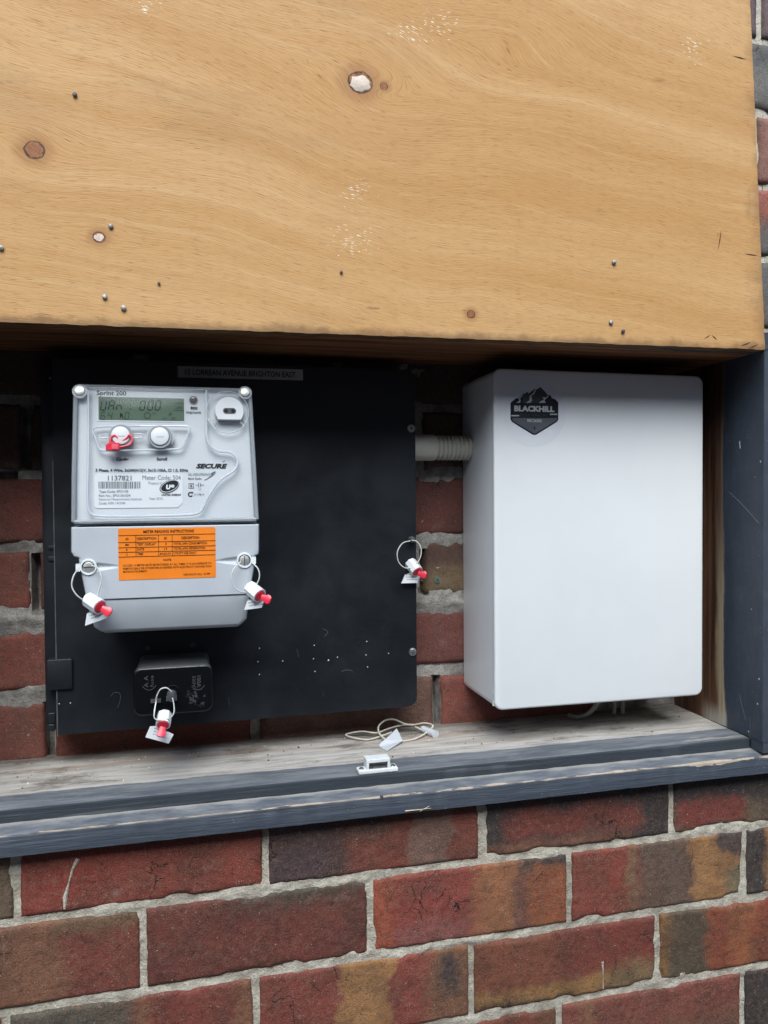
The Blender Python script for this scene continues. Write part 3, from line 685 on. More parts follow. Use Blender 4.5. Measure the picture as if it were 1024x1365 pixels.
ring = list(range(W1))+[j*W1+NX for j in range(1, NZ+1)]+[NZ*W1+i for i in range(NX-1, -1, -1)]+[j*W1 for j in range(NZ-1, 0, -1)]
mb.add(v, ff, 0); mb.f += [tuple(o2+i for i in q[::-1]) for q in ff]; mb.m += [0]*len(ff)
es = [(ring[k], o2+ring[k], o2+ring[(k+1) % len(ring)], ring[(k+1) % len(ring)]) for k in range(len(ring))]; mb.f += es; mb.m += [1]*len(es)
mb.build('sheet', [M['ply'], M['plyedge']], ply, 40)
def blob(mb, c, rx, rz, yf, yb, seed, n=18):
    rg = random.Random(seed); rr = [rg.uniform(.82, 1.1) for _ in range(n)]
    mb.loft([[(c.x+rx*s*rr[i]*cos(2*pi*i/n), y, c.z+rz*s*rr[i]*sin(2*pi*i/n)) for i in range(n)] for s, y in ((1, yb), (1, yf+.0003), (.93, yf))])
for (px, py, rx, rz, sd) in ((480.5, 111, .0108, .0086, 3), (132, 317, .0046, .0038, 5)):
    mb = MB(); blob(mb, at(px, py, PYF), rx, rz, PYF-.0004, PYF+.003, sd); mb.build('knot_plug', M['plug'], ply, 40)
for (px, py, r) in ((148, 302, .0024), (140, 396, .0024), (165, 411, .0026), (818, 350, .0027), (814, 430, .0025), (830, 442, .0022), (212, 378, .0014), (455, 363, .0016), (100, 127, .0022), (2, 331, .0024)):
    c = at(px, py, PYF); mb = MB(); mb.cyl((c.x, PYF+.002, c.z), (rng.uniform(-.2, .2), -1, rng.uniform(-.1, .25)), r*.55, r*.55, .0035, 10)
    mb.cyl((c.x, PYF-.0012, c.z), (rng.uniform(-.3, .3), -1, rng.uniform(-.1, .3)), r, r*.9, .0014, 14, .0004); mb.build('nail', M['iron'] if r < .00235 else M['nailm'], ply, 40)
msp = plain('dark_split', lin(74, 50, 34), .9, .2)   # lifted slivers and splits along the right and lower edges
for (a, b) in (((975, 74), (998, 80)), ((962, 304), (957, 336)), ((985, 462), (1004, 455)), ((996, 466), (1012, 458)), ((938, 452), (948, 446)), ((948, 446), (957, 454)), ((990, 338), (1012, 341))):
    mb = MB(); P, Q = at(*a, PYF), at(*b, PYF); mb.tube([P+Vector((0, .0004, 0)), (P+Q)/2+Vector((0, -.0002, 0)), Q+Vector((0, .0004, 0))], lambda t: .0006*(1-1.2*abs(t-.5)), 5); mb.build('split', msp, ply, 40)

# ------------------------------------------------------------------ black meter panel
PY = .105
panel = empty('meter_panel', (.24, PY, .15), 'matt black steel meter panel with white drill marks, hung in the recess', 'panel')
p0 = at(78, 980, PY); p1 = at(556, 941, PY); p2 = at(556, 488, PY)
mb = MB(); mb.rrect(p0.x, p1.x, p0.z, .574, .0035, PY, PY+.0022, .0006, 5, shear=.004)
# larger radius at the right-hand corners
mb = MB(); R = .012; poly = [(p0.x, p0.z), ]
poly += [(p1.x-R+R*sin(radians(a)), p1.z+R-R*cos(radians(a))) for a in range(0, 91, 15)]
poly += [(p1.x-R+R*cos(radians(a)), .574-R+R*sin(radians(a))) for a in range(0, 91, 15)] + [(p0.x, .574)]
mb.prism(poly, PY, PY+.0024); mb.build('door_plate', M['black'], panel, 0)
q0 = at(62, 975, PY+.012); q1 = at(90, 975, PY+.012)
mb = MB(); mb.rrect(q0.x, .44, q0.z+.002, .576, .008, PY+.010, PY+.046, .001); mb.build('back_tray', M['black'], panel, 35)
mb = MB(); e0 = at(77, 985, PY).x
mb.box(e0-.0006, e0+.0006, PY-.0006, PY+.009, p0.z-.001, .46); mb.build('hinge_edge', plain('bare_edge_metal', (.10, .10, .10), .4, .5, .2, 100), panel, 0)
for (py, h) in ((957, .012), (970, .008), (745, .006), (730, .005), (577, .006)):
    c = at(69, py, PY+.010); mb = MB(); mb.rrect(c.x-.004, c.x+.004, c.z-h/2, c.z+h/2, .002, PY+.0085, PY+.012, .0008); mb.build('hinge_knuckle', M['black'], panel, 35)
a = at(62, 880, PY-.003); b = at(97, 918, PY-.003)
mb = MB(); mb.rrect(a.x, b.x, b.z, a.z, .002, PY-.004, PY+.012, .0008); mb.build('hinge_leaf', M['black'], panel, 35)
def pan_screw(parent, c, r, axis=(0, -1, 0), name='screw', mat=None):
    c = Vector(c); mb = MB(); mb.cyl(c, axis, r, r*.95, r*.45, 18, r*.25); o = mb.build(name, mat or M['steel'], parent, 40)
    a = Vector(axis).normalized(); s = MB(); t = c+a*(r*.452)
    s.box(t.x-r*.6, t.x+r*.6, t.y-.0003, t.y+.0004, t.z-r*.13, t.z+r*.13); s.box(t.x-r*.13, t.x+r*.13, t.y-.00035, t.y+.0004, t.z-r*.6, t.z+r*.6)
    s.build('recess', M['dgrey'], o, 0); return o
for (px, py) in ((548, 571), (550, 869)):
    c = at(px, py, PY); pan_screw(panel, (c.x, PY, c.z), .0052)
for (px, py) in ((346, 864), (344, 882), (346, 899), (377, 881), (419, 860), (418, 878), (420, 895), (450, 876), (489, 855), (488, 873), (490, 889), (518, 871), (438, 880), (67, 504), (94, 937), (40+39, 938)):
    c = at(px, py, PY); r = .00072 if px != 438 else .0010
    mb = MB(); mb.cyl((c.x, PY+.0006, c.z), (0, -1, 0), r, r*.9, .0009, 8); mb.build('drill_mark', M['btn'], panel, 0)
for (px, py) in ((197, 864), (257, 860)):
    c = at(px, py, PY); mb = MB(); n = 16; mb.loft([[(c.x+r*cos(2*pi*i/n), y, c.z+r*sin(2*pi*i/n)) for i in range(n)] for r, y in ((.0028, PY), (.0026, PY-.0012), (.0016, PY-.0012), (.0014, PY-.0002))]); mb.build('eyelet', M['dgrey'], panel, 40)
# address strip
a = at(237, 488, PY); b = at(404, 506, PY); lab = MB(); PYL = PY-.0005
za, zb_ = at(237, 503, PY).z, at(237, 488, PY).z
lab.rrect(a.x, b.x, za, zb_, .0003, PYL, PY, 0, 2, shear=.004); lab = lab.build('address_label', M['tape'], panel, 0)
lab['label'] = 'grey label strip reading 15 LORREAN AVENUE BRIGHTON EAST'
t = MB(); c0 = at(247, 499.5, PY); c1 = at(394, 503, PY); put_text(t, '15 LORREAN AVENUE BRIGHTON EAST', (c0.x, PYL-.0003, c0.z), (1, 0, .004), (0, 0, 1), c1.x-c0.x, .0066, .012); t.build('print', M['ink'], lab, 0)

# ------------------------------------------------------------------ electricity meter
MF, MS = .003, .007                                   # depth of the meter's lower face, and how far its top leans back
ZK = at(220, 632, MF).z                              # level where the face bends back
ZT = at(220, 514, MF+MS).z
def yface(z): return MF+max(0., (z-ZK)/(ZT-ZK))*MS
nU = Vector((0, MS, ZT-ZK)).normalized()            # "up" along the sloping upper face
def atm(px, py, off=0.):
    """point on the meter's face (off = distance behind the cover surface)"""
    d = fw + rt*((px-512)/FPX) - up*((py-682.5)/FPX)
    p = at(px, py, MF+off)
    if p.z <= ZK: return p
    k = MS/(ZT-ZK)                                   # Y = .03+off + k (z-ZK)
    s = (MF+off-CY + k*(CZ-ZK))/(d.y-k*d.z); return CAM+d*s
meter = empty('electricity_meter', (.15, .06, .28), 'light grey three-phase electricity meter with clear cover on the black panel', 'meter')
FO = .0065                                             # faceplate lies behind the clear cover
mb = MB(); mb.rrect(.070, .230, .315, .515, .006, .050, PY-.0005, .001); mb.build('base', M['term'], meter, 35)
cl = atm(97, 513), atm(94, 697); cr = atm(336, 516), atm(346, 697)
def xl(z): u = (z-cl[1].z)/(cl[0].z-cl[1].z); return cl[1].x+(cl[0].x-cl[1].x)*u
def xr(z): u = (z-cr[1].z)/(cr[0].z-cr[1].z); return cr[1].x+(cr[0].x-cr[1].x)*u
zc1 = at(220, 697.5, MF).z; zc0 = ZT
def sweep(mb, zs, ins, off, yb, r):
    """front skin following the meter's bend, with rounded side arrises"""
    rings = []
    for z, dy in zs:
        a, b, y = xl(z)+ins, xr(z)-ins, yface(z)+off+dy
        rings.append([(a, yb, z), (a, y+r, z), (a+r*.3, y+r*.3, z), (a+r, y, z), (b-r, y, z), (b-r*.3, y+r*.3, z), (b, y+r, z), (b, yb, z)])
    mb.loft(rings)
mb = MB(); sweep(mb, [(zc1+.004, 0), (ZK-.004, 0), (ZK, .0004), (ZK+.004, 0), (zc0-.0045, 0), (zc0-.003, .002)], .0042, FO, .075, .002)
fp = mb.build('faceplate', M['face'], meter, 30)
# clear cover: thin skin plus thick moulded edges
mb = MB(); sweep(mb, [(zc1+.0015, .0), (ZK-.004, 0), (ZK, .0004), (ZK+.004, 0), (zc0-.004, 0), (zc0-.001, .0012), (zc0, .004)], 0, 0, .080, .004); cov = mb.build('clear_cover', M['clear'], meter, 30)
cov['label'] = 'clear moulded plastic cover over the display and buttons'
mb = MB()
for fx, sg in ((xl, 1), (xr, -1)):
    mb.tube([(fx(z)+sg*.0026, yface(z)+.0030, z) for z in (zc1+.003, ZK-.002, ZK+.004, zc0-.004)], .0024, 8)
    rr = []
    for z in (zc1+.002, ZK, zc0-.004):
        x = fx(z); y = yface(z); rr.append([(x+sg*.0008, y+.004, z), (x+sg*.0030, y+.006, z), (x+sg*.0030, .078, z), (x+sg*.0008, .078, z)])
    mb.loft(rr)
mb.tube([(xl(zc0)+.005, yface(zc0)+.004, zc0-.0022), (xr(zc0)-.005, yface(zc0)+.004, zc0-.0022)], .0020, 8)
mb.tube([(xl(zc1)+.003, MF+.0028, zc1+.0028), (xr(zc1)-.003, MF+.0028, zc1+.0028)], .0022, 8)
mb.build('edge_rim', M['rim'], cov, 40)
def path(pts, off): return [atm(a, b, off) for a, b in pts]
def rnd(pts, k=4, rad=.35):
    out = []
    for i, p in enumerate(pts):
        if i in (0, len(pts)-1): out.append(p); continue
        a, b = pts[i-1], pts[i+1]; A = tuple(p[j]+(a[j]-p[j])*rad for j in (0, 1)); B = tuple(p[j]+(b[j]-p[j])*rad for j in (0, 1))
        for s in range(k+1):
            t = s/k; out.append(tuple((1-t)**2*A[j]+2*t*(1-t)*p[j]+t*t*B[j] for j in (0, 1)))
    return out
RID = [(275, 520), (275, 590), (290, 602), (308, 602), (318, 612), (315, 626), (292, 640), (276, 664), (268, 684), (245, 687), (126, 689), (116, 680), (118, 600), (118, 520)]
rim2 = MB(); rim2.tube(path(rnd(RID, 5, .4), .0004), .0013, 6)
rim2.build('moulded_ridge', M['film'], cov, 50)
for i, (px, py) in enumerate(((106, 522), (327, 524))):
    c = atm(px, py, -.001); mb = MB(); mb.cyl(c+Vector((0, .006, 0)), (0, -1, .22), .0053, .0050, .0065, 20, .0008); s_ = mb.build('cover_screw', M['brass'], meter, 40)
    mb = MB(); mb.cyl(c+Vector((0, .004, 0)), (0, -1, .22), .0074, .0072, .0028, 20); mb.build('screw_seat', M['rim'], s_, 40)
U = Vector((1, 0, 0)); VU = nU; VD = Vector((0, 0, 1))
def text(mb, s, x0, x1, y, cap, off, bold=.0, shear=0., mi=0):
    a = atm(x0, y, off); b = atm(x1, y, off); V = VU if a.z > ZK else VD
    put_text(mb, s, a, U, V, b.x-a.x, cap*.00082, bold, shear, mi)
def quad(mb, x0, x1, y0, y1, off, mi=0, thick=.0006):
    """thin plate on the face between photo columns x0..x1 and rows y0..y1 (square to the meter)"""
    xm, ym = (x0+x1)/2, (y0+y1)/2
    A = atm(x0, ym, off); B = atm(x1, ym, off); T = atm(xm, y0, off); Bt = atm(xm, y1, off); V = VU if A.z > ZK else VD
    c = Vector(((A.x+B.x)/2, (T.y+Bt.y)/2, (T.z+Bt.z)/2)); hw = (B.x-A.x)/2; hh = (T-Bt).length/2; N = Vector((0, V.z, -V.y))
    P = [c-U*hw-V*hh, c+U*hw-V*hh, c+U*hw+V*hh, c-U*hw+V*hh]
    mb.add(P+[p+N*thick for p in P], [(0,1,2,3),(7,6,5,4),(0,4,5,1),(1,5,6,2),(2,6,7,3),(3,7,4,0)], mi); return c, hw, hh, V
def disc(mb, px, py, off, rad, L, n=24, bev=.0004, mi=0, rin=None):
    c = atm(px, py, off); V = VU if c.z > ZK else VD; N = Vector((0, -V.z, V.y))
    if rin is None: mb.cyl(c+N*(-.0005), N, rad, rad, L+.0005, n, bev, mi)
    else:
        rings = [[c+N*h+(U*cos(2*pi*i/n)+V*sin(2*pi*i/n))*r for i in range(n)] for r, h in ((rad, 0), (rad-.0004, L), (rin+.0004, L), (rin, 0))]
        mb.loft(rings, False, False, mi)
O1 = FO-.0004
# display
mb = MB(); quad(mb, 128.5, 248.5, 527.5, 562.5, O1); bez = mb.build('lcd_bezel', M['face'], meter, 0)
mb = MB(); quad(mb, 131.5, 245.5, 530, 560, O1-.0005); mb.build('lcd_screen', M['lcd'], bez, 0)
SEG = {'a': ((0, 1), (1, 1)), 'b': ((1, 1), (1, .5)), 'c': ((1, .5), (1, 0)), 'd': ((0, 0), (1, 0)), 'e': ((0, 0), (0, .5)), 'f': ((0, .5), (0, 1)), 'g': ((0, .5), (1, .5))}
def seg(mb, px, py, w, h, on, th, off, mi=0):
    for s in on:
        (x0, y0), (x1, y1) = SEG[s]; sl = .18
        P = []
        for (x, y) in ((x0, y0), (x1, y1)): P.append((px+x*w+(y)*h*sl, py-y*h))
        (ax, ay), (bx, by) = P; dx, dy = bx-ax, by-ay; L = math.hypot(dx, dy); ax += dx*.1; bx -= dx*.1; ay += dy*.1; by -= dy*.1
        nx_, ny_ = -dy/L*th/2, dx/L*th/2
        mb.add([atm(ax+nx_, ay+ny_, off), atm(bx+nx_, by+ny_, off), atm(bx-nx_, by-ny_, off), atm(ax-nx_, ay-ny_, off)], [(0, 1, 2, 3)], mi)
mb = MB(); OS = O1-.0010
for px, on in ((134, 'bcdef'), (144.5, 'abcefg'), (155, 'ceg'), (186, 'abcdef'), (196.5, 'abcdef'), (206.5, 'abcdef')): seg(mb, px, 546.5, 6.3, 12, on, 1.25, OS)
for py in (540, 545.5): quad(mb, 173.4, 174.8, py-.8, py+.8, OS, thick=.0001)
text(mb, 'R', 160, 165, 556.5, 5.6, OS, .03)
text(mb, 'LAN', 234.5, 243, 545, 3.3, OS, .0)
mb.build('segments', M['seg'], bez, 0)
mb = MB()
for px, on in ((134, 'acdefg'), (143.5, 'bcfg'), (166, 'abcdef')): seg(mb, px, 558.5, 5, 9, on, .9, OS)
text(mb, 'P', 225.5, 229.5, 555, 4.6, OS); text(mb, 'kW', 217, 222, 559, 3, OS); text(mb, '80', 229, 234, 559, 3, OS); text(mb, 'kW', 203, 208, 552.5, 2.4, OS)
disc(mb, 196.5, 554, OS, .0034, .0001, 16, 0, 0, .0027)
for a_, b_, c_, d_ in ((232, 246, 537.5, 538.3), (232, 246, 546.8, 547.6)): quad(mb, a_+.5, b_-1.2, c_, d_, OS, thick=.0001)
mb.build('segments', M['segf'], bez, 0)
# indicator
mb = MB(); disc(mb, 258, 533.5, O1, .0046, .0008, 20, .0003, 0, .0034); led = mb.build('pulse_indicator', M['grey'], meter, 40)
mb = MB(); disc(mb, 258, 533.5, O1, .0035, .0012, 18, .0006); mb.build('lens', plain('dark_red_lens', (.10, .065, .06), .2, .5), led, 40)
# buttons in their tray
mb = MB(); tray = rnd([(186, 568), (122, 569), (127, 583), (132, 599), (140, 601), (236, 599), (243, 597), (254, 570), (250, 568), (186, 568)], 3, .3)
mb.tube(path(tray, .0006), .0011, 6); tr_ = mb.build('button_tray', M['film'], meter, 50)
for (px, py) in ((161.5, 581.5), (213.5, 582.5)):
    mb = MB(); disc(mb, px, py, -.0004, .0120, .0022, 28, .0006, 0, .0093); rg_ = mb.build('button_ring', M['grey'], meter, 40)
    mb = MB(); disc(mb, px, py, .002, .0092, .0062, 28, .0012); bt = mb.build('button', M['btn'], meter, 40)
    mb = MB(); quad(mb, px-5, px+5, py-.6, py+.5, -.00425, thick=.0001); mb.build('slot', M['inkblue'], bt, 0)
for (px, py, w, h) in ((141.5, 581.5, 9, 2.6), (182, 581, 9, 2.6)):
    c = path(rnd([(px, py-h), (px+w, py-h), (px+w, py+h), (px-w, py+h), (px-w, py-h), (px, py-h)], 3, .4), .0003); mb = MB(); mb.tube(c, .0006, 5); mb.build('moulded_slot', M['film'], tr_, 50)
frg = plain('frosted_grey', (.45, .47, .49), .5, .4)
for (pa, pb, a0, a1) in ((213.5, 582.5, 150, 210), (213.5, 582.5, -32, 30)):
    mb = MB(); q_ = [(a0+(a1-a0)*i/8) for i in range(9)]; rr = [(18.5, 0), (15.8, 0)]
    mb.add([atm(pa+r_*cos(radians(t_)), pb-r_*sin(radians(t_)), -.0003) for r_, _ in rr for t_ in q_], [(i, i+1, 10+i, 9+i) for i in range(8)]); mb.build('arc_mark', frg, tr_, 0)
# optical port
mb = MB(); disc(mb, 303.5, 549.5, .0010, .0225, .0014, 40, 0, 0, .0212); op = mb.build('optical_port', M['film'], meter, 50)
c = atm(306, 548, -.001); N = Vector((0, -VU.z, VU.y)); R_ = .0145
pr = [(R_*cos(radians(a)), R_*sin(radians(a))) for a in range(-38, 219, 8)]
mb = MB(); mb.loft([[c+U*x*s+VU*z*s+N*h for x, z in pr] for s, h in ((1.04, -.006), (1.04, .0002), (1, .0014))]); pb = mb.build('port_face', M['btn'], op, 35)
sl = [(.0068*(1 if cos(radians(a)) > 0 else -1)*.55+.0030*cos(radians(a)), .0030*sin(radians(a))) for a in range(0, 360, 20)]
mb = MB(); mb.loft([[c+U*x+VU*z+N*h for x, z in sl] for h in (.0010, .0018)]); mb.build('port_window', M['dgrey'], pb, 40)
for sx in (-1, 1):
    mb = MB(); mb.cyl(c+U*sx*.0036+N*.0016, N, .0021, .0015, .0007, 14); mb.build('port_lens', plain('lens_dark', (.03, .03, .03), .08, .6), pb, 40)
for (px, py) in ((283, 563), (322, 562)):
    c2 = [atm(px-5, py-3, .0005), atm(px+3, py+5, .0005), atm(px+6, py+1, .0005), atm(px, py-6, .0005)]; mb = MB(); mb.tube(c2+[c2[0]], .0006, 5); mb.build('moulded_key', M['film'], op, 50)
# rating sticker
a = atm(126, 652, O1); b = atm(243.5, 652, O1); zt = atm(185, 629.8, O1).z; zt = min(zt, ZK-.0006); zb2 = atm(185, 677, O1).z
RY = MF+O1
poly = [(a.x, zb2+.0018), (a.x+.0018, zb2), (b.x-.0065, zb2), (b.x-.0045, zb2+.0005), (b.x-.0006, zb2+.0045), (b.x, zb2+.0065), (b.x, zt-.0018), (b.x-.0018, zt), (a.x+.0018, zt), (a.x, zt-.0018)]
mb = MB(); mb.prism(poly, RY-.0002, RY+.0004); st = mb.build('rating_label', M['sticker'], meter, 0)
OR = O1-.0005
mb = MB(); text(mb, '1137821', 144, 175.5, 640.5, 6.2, OR, .012)
x = 131.5; rb = random.Random(4)
while x < 188:
    w = rb.choice([.7, .9, 1.3, 1.7]); quad(mb, x, x+w, 642.0, 651.2, OR, thick=.0001); x += w+rb.choice([.6, .7, 1.0, 1.3])
mb.build('print', M['inkgrey'], st, 0)
mb = MB(); text(mb, 'Meter Code: 504', 190, 241, 639.5, 5.6, OR, .0); text(mb, 'Property of', 198, 216, 645.6, 3.2, OR); text(mb, 'Type Code: SPO100', 132, 171, 656.8, 3.1, OR, .015); text(mb, 'Part No.: SPO100-034', 132, 174, 662.3, 3.1, OR, .01)
text(mb, 'National Measurement Institute', 132, 189, 667, 2.9, OR); text(mb, 'Code: NMI 14/3/40', 132, 167, 672.4, 3.0, OR); text(mb, 'Year 2012', 199, 217, 666.2, 3.0, OR)
mb.build('print', plain('pale_ink', (.20, .21, .24), .5, .3), st, 0)
# supplier emblem: tilted dark oval with a pale U
mb = MB(); c = atm(226, 648.5, OR)
def oval(mb, c, rx, rz, tilt, y, mi=0, n=32, cut=None):
    P = [(c.x+rx*cos(2*pi*i/n)*cos(tilt)-rz*sin(2*pi*i/n)*sin(tilt), y, c.z+rx*cos(2*pi*i/n)*sin(tilt)+rz*sin(2*pi*i/n)*cos(tilt)) for i in range(n)]
    mb.add(P, [tuple(range(n))], mi)
oval(mb, c, .0104, .0062, radians(24), c.y); oval(mb, c+Vector((.0002, 0, .0004)), .0099, .0054, radians(26), c.y-.0001, 1); oval(mb, c+Vector((.0003, 0, .0005)), .0093, .0048, radians(25), c.y-.0002)
put_text(mb, 'U', c+Vector((-.0035, -.0003, -.0026)), U, VD, .0050, .0050, .09, .15, 1); put_text(mb, 'e', c+Vector((.0012, -.0003, -.0008)), U, VD, .0040, .0044, .07, .1, 1)
text(mb, 'UNITED ENERGY', 215.5, 242, 661, 2.6, OR, .03)
mb.build('emblem', [M['ink'], M['sticker']], st, 0)
# printing on the faceplate
mb = MB(); text(mb, 'Sprint 200', 129, 168.5, 526.6, 6.2, O1, .03); mb.build('print', M['ink'], meter, 0); mb = MB(); text(mb, '800', 254, 263.5, 545.8, 4.0, O1, .03); text(mb, 'imp/unit', 248, 268, 551.2, 3.8, O1, .015)
mb.build('print', M['ink'], meter, 0); mb = MB(); text(mb, 'Config', 155, 171.5, 614, 4.0, O1, .04); mb.build('print', M['ink'], meter, 0); mb = MB(); text(mb, 'Scroll', 209, 223, 613.6, 4.0, O1, .04)
mb.build('print', M['ink'], meter, 0); mb = MB(); text(mb, '3 Phase, 4 Wire, 3x240(415)V, 3x15-100A, Cl 1.0, 50Hz', 127.5, 251, 628.6, 3.7, O1, .03)
mb.build('print', M['ink'], meter, 0); mb = MB(); text(mb, 'SECURE', 261.5, 303, 624.0, 6.2, O1, .055, .25)
c = atm(296, 616, O1); mb.add([c, c+Vector((.0026, 0, .0006)), c+Vector((.0032, 0, .0024)), c+Vector((.0024, 0, .0012))], [(0, 1, 2, 3)])
q = atm(287, 620.3, O1-.0002)
mb.build('print', M['ink'], meter, 0)
mb = MB(); text(mb, 'SILVERSPRING', 251, 280, 634, 3.4, O1, .0, .1); text(mb, 'Mesh Radio', 251, 269, 639.2, 2.7, O1, .02)
def arc(cx, cy, rx, ry, a0, a1, tilt, r, n=18):
    P = []
    for i in range(n+1):
        t = radians(a0+(a1-a0)*i/n); x, y = rx*cos(t), ry*sin(t); P.append(atm(cx+x*cos(tilt)+y*sin(tilt), cy-(x*-sin(tilt)*-1*0+x*sin(tilt)*1 - y*cos(tilt)*-1), O1))
    mb.tube(P, r, 4)
for i, (s_, r_) in enumerate(((0, .00035), (2, .0002), (4, .0002))): arc(280+i*.8, 634, 8.5-s_*.9, 3.4-s_*.3, -170, 100, radians(34), r_)
mb.build('maker_mark', M['inkgrey'], meter, 0); mb = MB()
quad(mb, 251.5, 258.5, 644.2, 645, O1, thick=.0001); quad(mb, 251.5, 258.5, 650.2, 651, O1, thick=.0001); quad(mb, 251.5, 252.3, 644.2, 651, O1, thick=.0001); quad(mb, 257.7, 258.5, 644.2, 651, O1, thick=.0001); quad(mb, 253.6, 256.4, 646.2, 649, O1, thick=.0001)
tag(mb.build('class_symbol', M['inkgrey'], meter, 0), kind='stuff'); mb = MB()
quad(mb, 261, 265, 646.2, 646.8, O1, thick=.0001); quad(mb, 264.6, 265.4, 643, 650, O1, thick=.0001); quad(mb, 267, 268, 644, 649, O1, thick=.0001); quad(mb, 267.5, 272, 646.2, 646.8, O1, thick=.0001); text(mb, 'U', 265, 268, 653.4, 2.4, O1)
tag(mb.build('circuit_symbol', M['inkgrey'], meter, 0), kind='stuff'); mb = MB()
text(mb, 'N 11798 1A', 259, 272.5, 660.4, 2.6, O1, .01)
mb.build('print', M['inkgrey'], meter, 0)
mb = MB(); n = 22; P = []
c = atm(254, 659, O1)
o_ = [(cos(radians(a)), sin(radians(a))) for a in range(50, 331, 14)]
mb.add([c+U*x*r_+VD*z*r_ for r_ in (.0026, .0014) for x, z in o_], [(i, i+1, len(o_)+i+1, len(o_)+i) for i in range(len(o_)-1)])
mb.add([c+U*.0006+VD*.0024, c+U*.0028+VD*.0026, c+U*.0024+VD*.0004], [(0, 1, 2)])
mb.build('compliance_mark', M['ink'], meter, 0)
# lower terminal cover: one moulded skin, sides stepping in below the lid
TY = MF-.0008; ZS = at(220, 797, TY).z
def tb(px, py): return at(px, py, TY)
lx = [(tb(94, 702).z, tb(94, 702).x), (tb(94, 736).z, tb(94, 736).x), (tb(97, 742).z, tb(97.5, 742).x), (tb(103, 744).z, tb(104, 744).x), (tb(104, 752).z, tb(105, 752).x), (tb(118, 812).z, tb(117, 812).x), (tb(124, 839).z, tb(123.5, 839).x), (tb(132, 848).z, tb(135, 848).x)]
rx = [(tb(346, 700).z, tb(346, 700).x), (tb(346, 734).z, tb(346, 734).x), (tb(345, 739).z, tb(345, 739).x), (tb(341, 741).z, tb(341, 741).x), (tb(340.5, 750).z, tb(340.5, 750).x), (tb(334, 795).z, tb(333, 795).x), (tb(331, 827).z, tb(330, 827).x), (tb(322, 838).z, tb(320, 838).x)]
def interp(tab, z):
    if z >= tab[0][0]: return tab[0][1]
    for (a, xa), (b, xb) in zip(tab, tab[1:]):
        if z >= b: return xb+(xa-xb)*(z-b)/(a-b) if a != b else xb
    return tab[-1][1]
zt_, zb_ = at(220, 701, TY).z, at(220, 845, TY).z
g1, g2 = at(118, 756, TY), at(326, 747, TY)
rings = []; NZ = 130; NC = 90
for j in range(NZ+1):
    z = zt_+(zb_-zt_)*j/NZ; a, b = interp(lx, z), interp(rx, z)
    y0 = TY
    if z < ZS: u = (ZS-z)/(ZS-zb_); y0 = TY+.0016+.012*u**1.5+.010*max(0, (u-.86)/.14)**2
    if abs(z-ZS) < .0009: y0 = TY+.003
    if j == 0: y0 += .001
    ring = [(a, PY-.0004, z), (a, y0+.004, z), (a+.0012, y0+.0012, z)]
    for i in range(NC+1):
        x = a+.004+(b-a-.008)*i/NC; y = y0
        for gpt, sg in ((g1, 1), (g2, -1)):
            s_ = (x-gpt.x)*sg
            if -.012 < s_ < .032:
                hw = .0052*(1-max(0, s_)/.032)**.8; d = abs(z-gpt.z)/max(hw, 1e-5)
                if d < 1: y += .0040*(1-d*d)*(1-max(0, s_)/.032)
        ring.append((x, y, z))
    ring += [(b-.0012, y0+.0012, z), (b, y0+.004, z), (b, PY-.0004, z)]
    rings.append(ring)
mb = MB(); mb.loft(rings); tc_ = mb.build('terminal_cover', M['term'], meter, 40)
mb = MB(); mb.box(xl(zc1)+.003, xr(zc1)-.003, MF+.004, .07, zc1-.0012, zc1+.0012); mb.build('cover_joint', M['dgrey'], meter, 0)
# orange instruction sticker
A = at(157, 705, TY); B = at(288.5, 771, TY); OY = TY-.0004
sx0, sx1, sz1, sz0 = at(158, 740, TY).x, at(287.5, 740, TY).x, at(222, 703.5, TY).z, at(222, 771.5, TY).z
SHR = .018
mb = MB(); mb.rrect(sx0, sx1, sz0, sz1, .0015, OY, TY+.0006, 0, 4, shear=SHR*0); os_ = mb.build('instruction_label', M['orange'], meter, 0)
os_['label'] = 'orange sticker headed METER READING INSTRUCTIONS'
sw, sh = sx1-sx0, sz1-sz0; mb = MB(); IY = OY-.0003
def ot(s, u0, u1, v, cap, bold=.012): put_text(mb, s, (sx0+sw*u0, IY, sz1-sh*v), U, VD, sw*(u1-u0), sh*cap, bold)
def ol(u0, u1, v0, v1): mb.add([(sx0+sw*u0, IY, sz1-sh*v0), (sx0+sw*u1, IY, sz1-sh*v0), (sx0+sw*u1, IY, sz1-sh*v1), (sx0+sw*u0, IY, sz1-sh*v1)], [(0, 1, 2, 3)])
ot('METER READING INSTRUCTIONS', .255, .775, .095, .055, .02)
lw = .007
for v in (.13, .265, .365, .455, .545): ol(0, 1, v, v+lw*1.5)
for u in (.175, .405, .545): ol(u, u+lw*.7, .13, .545)
ot('ID', .075, .105, .225, .045, .02); ot('DESCRIPTION', .19, .385, .225, .05, .018); ot('ID', .465, .495, .225, .045, .02); ot('DESCRIPTION', .645, .83, .225, .05, .018)
ot('88', .07, .105, .335, .04); ot('TEST DISPLAY', .19, .38, .335, .045); ot('3', .475, .49, .335, .04); ot('TOTAL kWh CONSUMPTION', .56, .91, .335, .045)
ot('1', .08, .09, .43, .04); ot('DATE', .19, .26, .43, .045); ot('13', .465, .495, .43, .04); ot('TOTAL kWh GENERATION', .56, .89, .43, .045)
ot('2', .08, .092, .522, .04); ot('TIME', .19, .25, .522, .045); ot('60,62,63', .42, .53, .522, .04); ot('UTILITY USE ONLY', .56, .80, .522, .045)
ot('NOTE', .455, .535, .645, .04, .02)
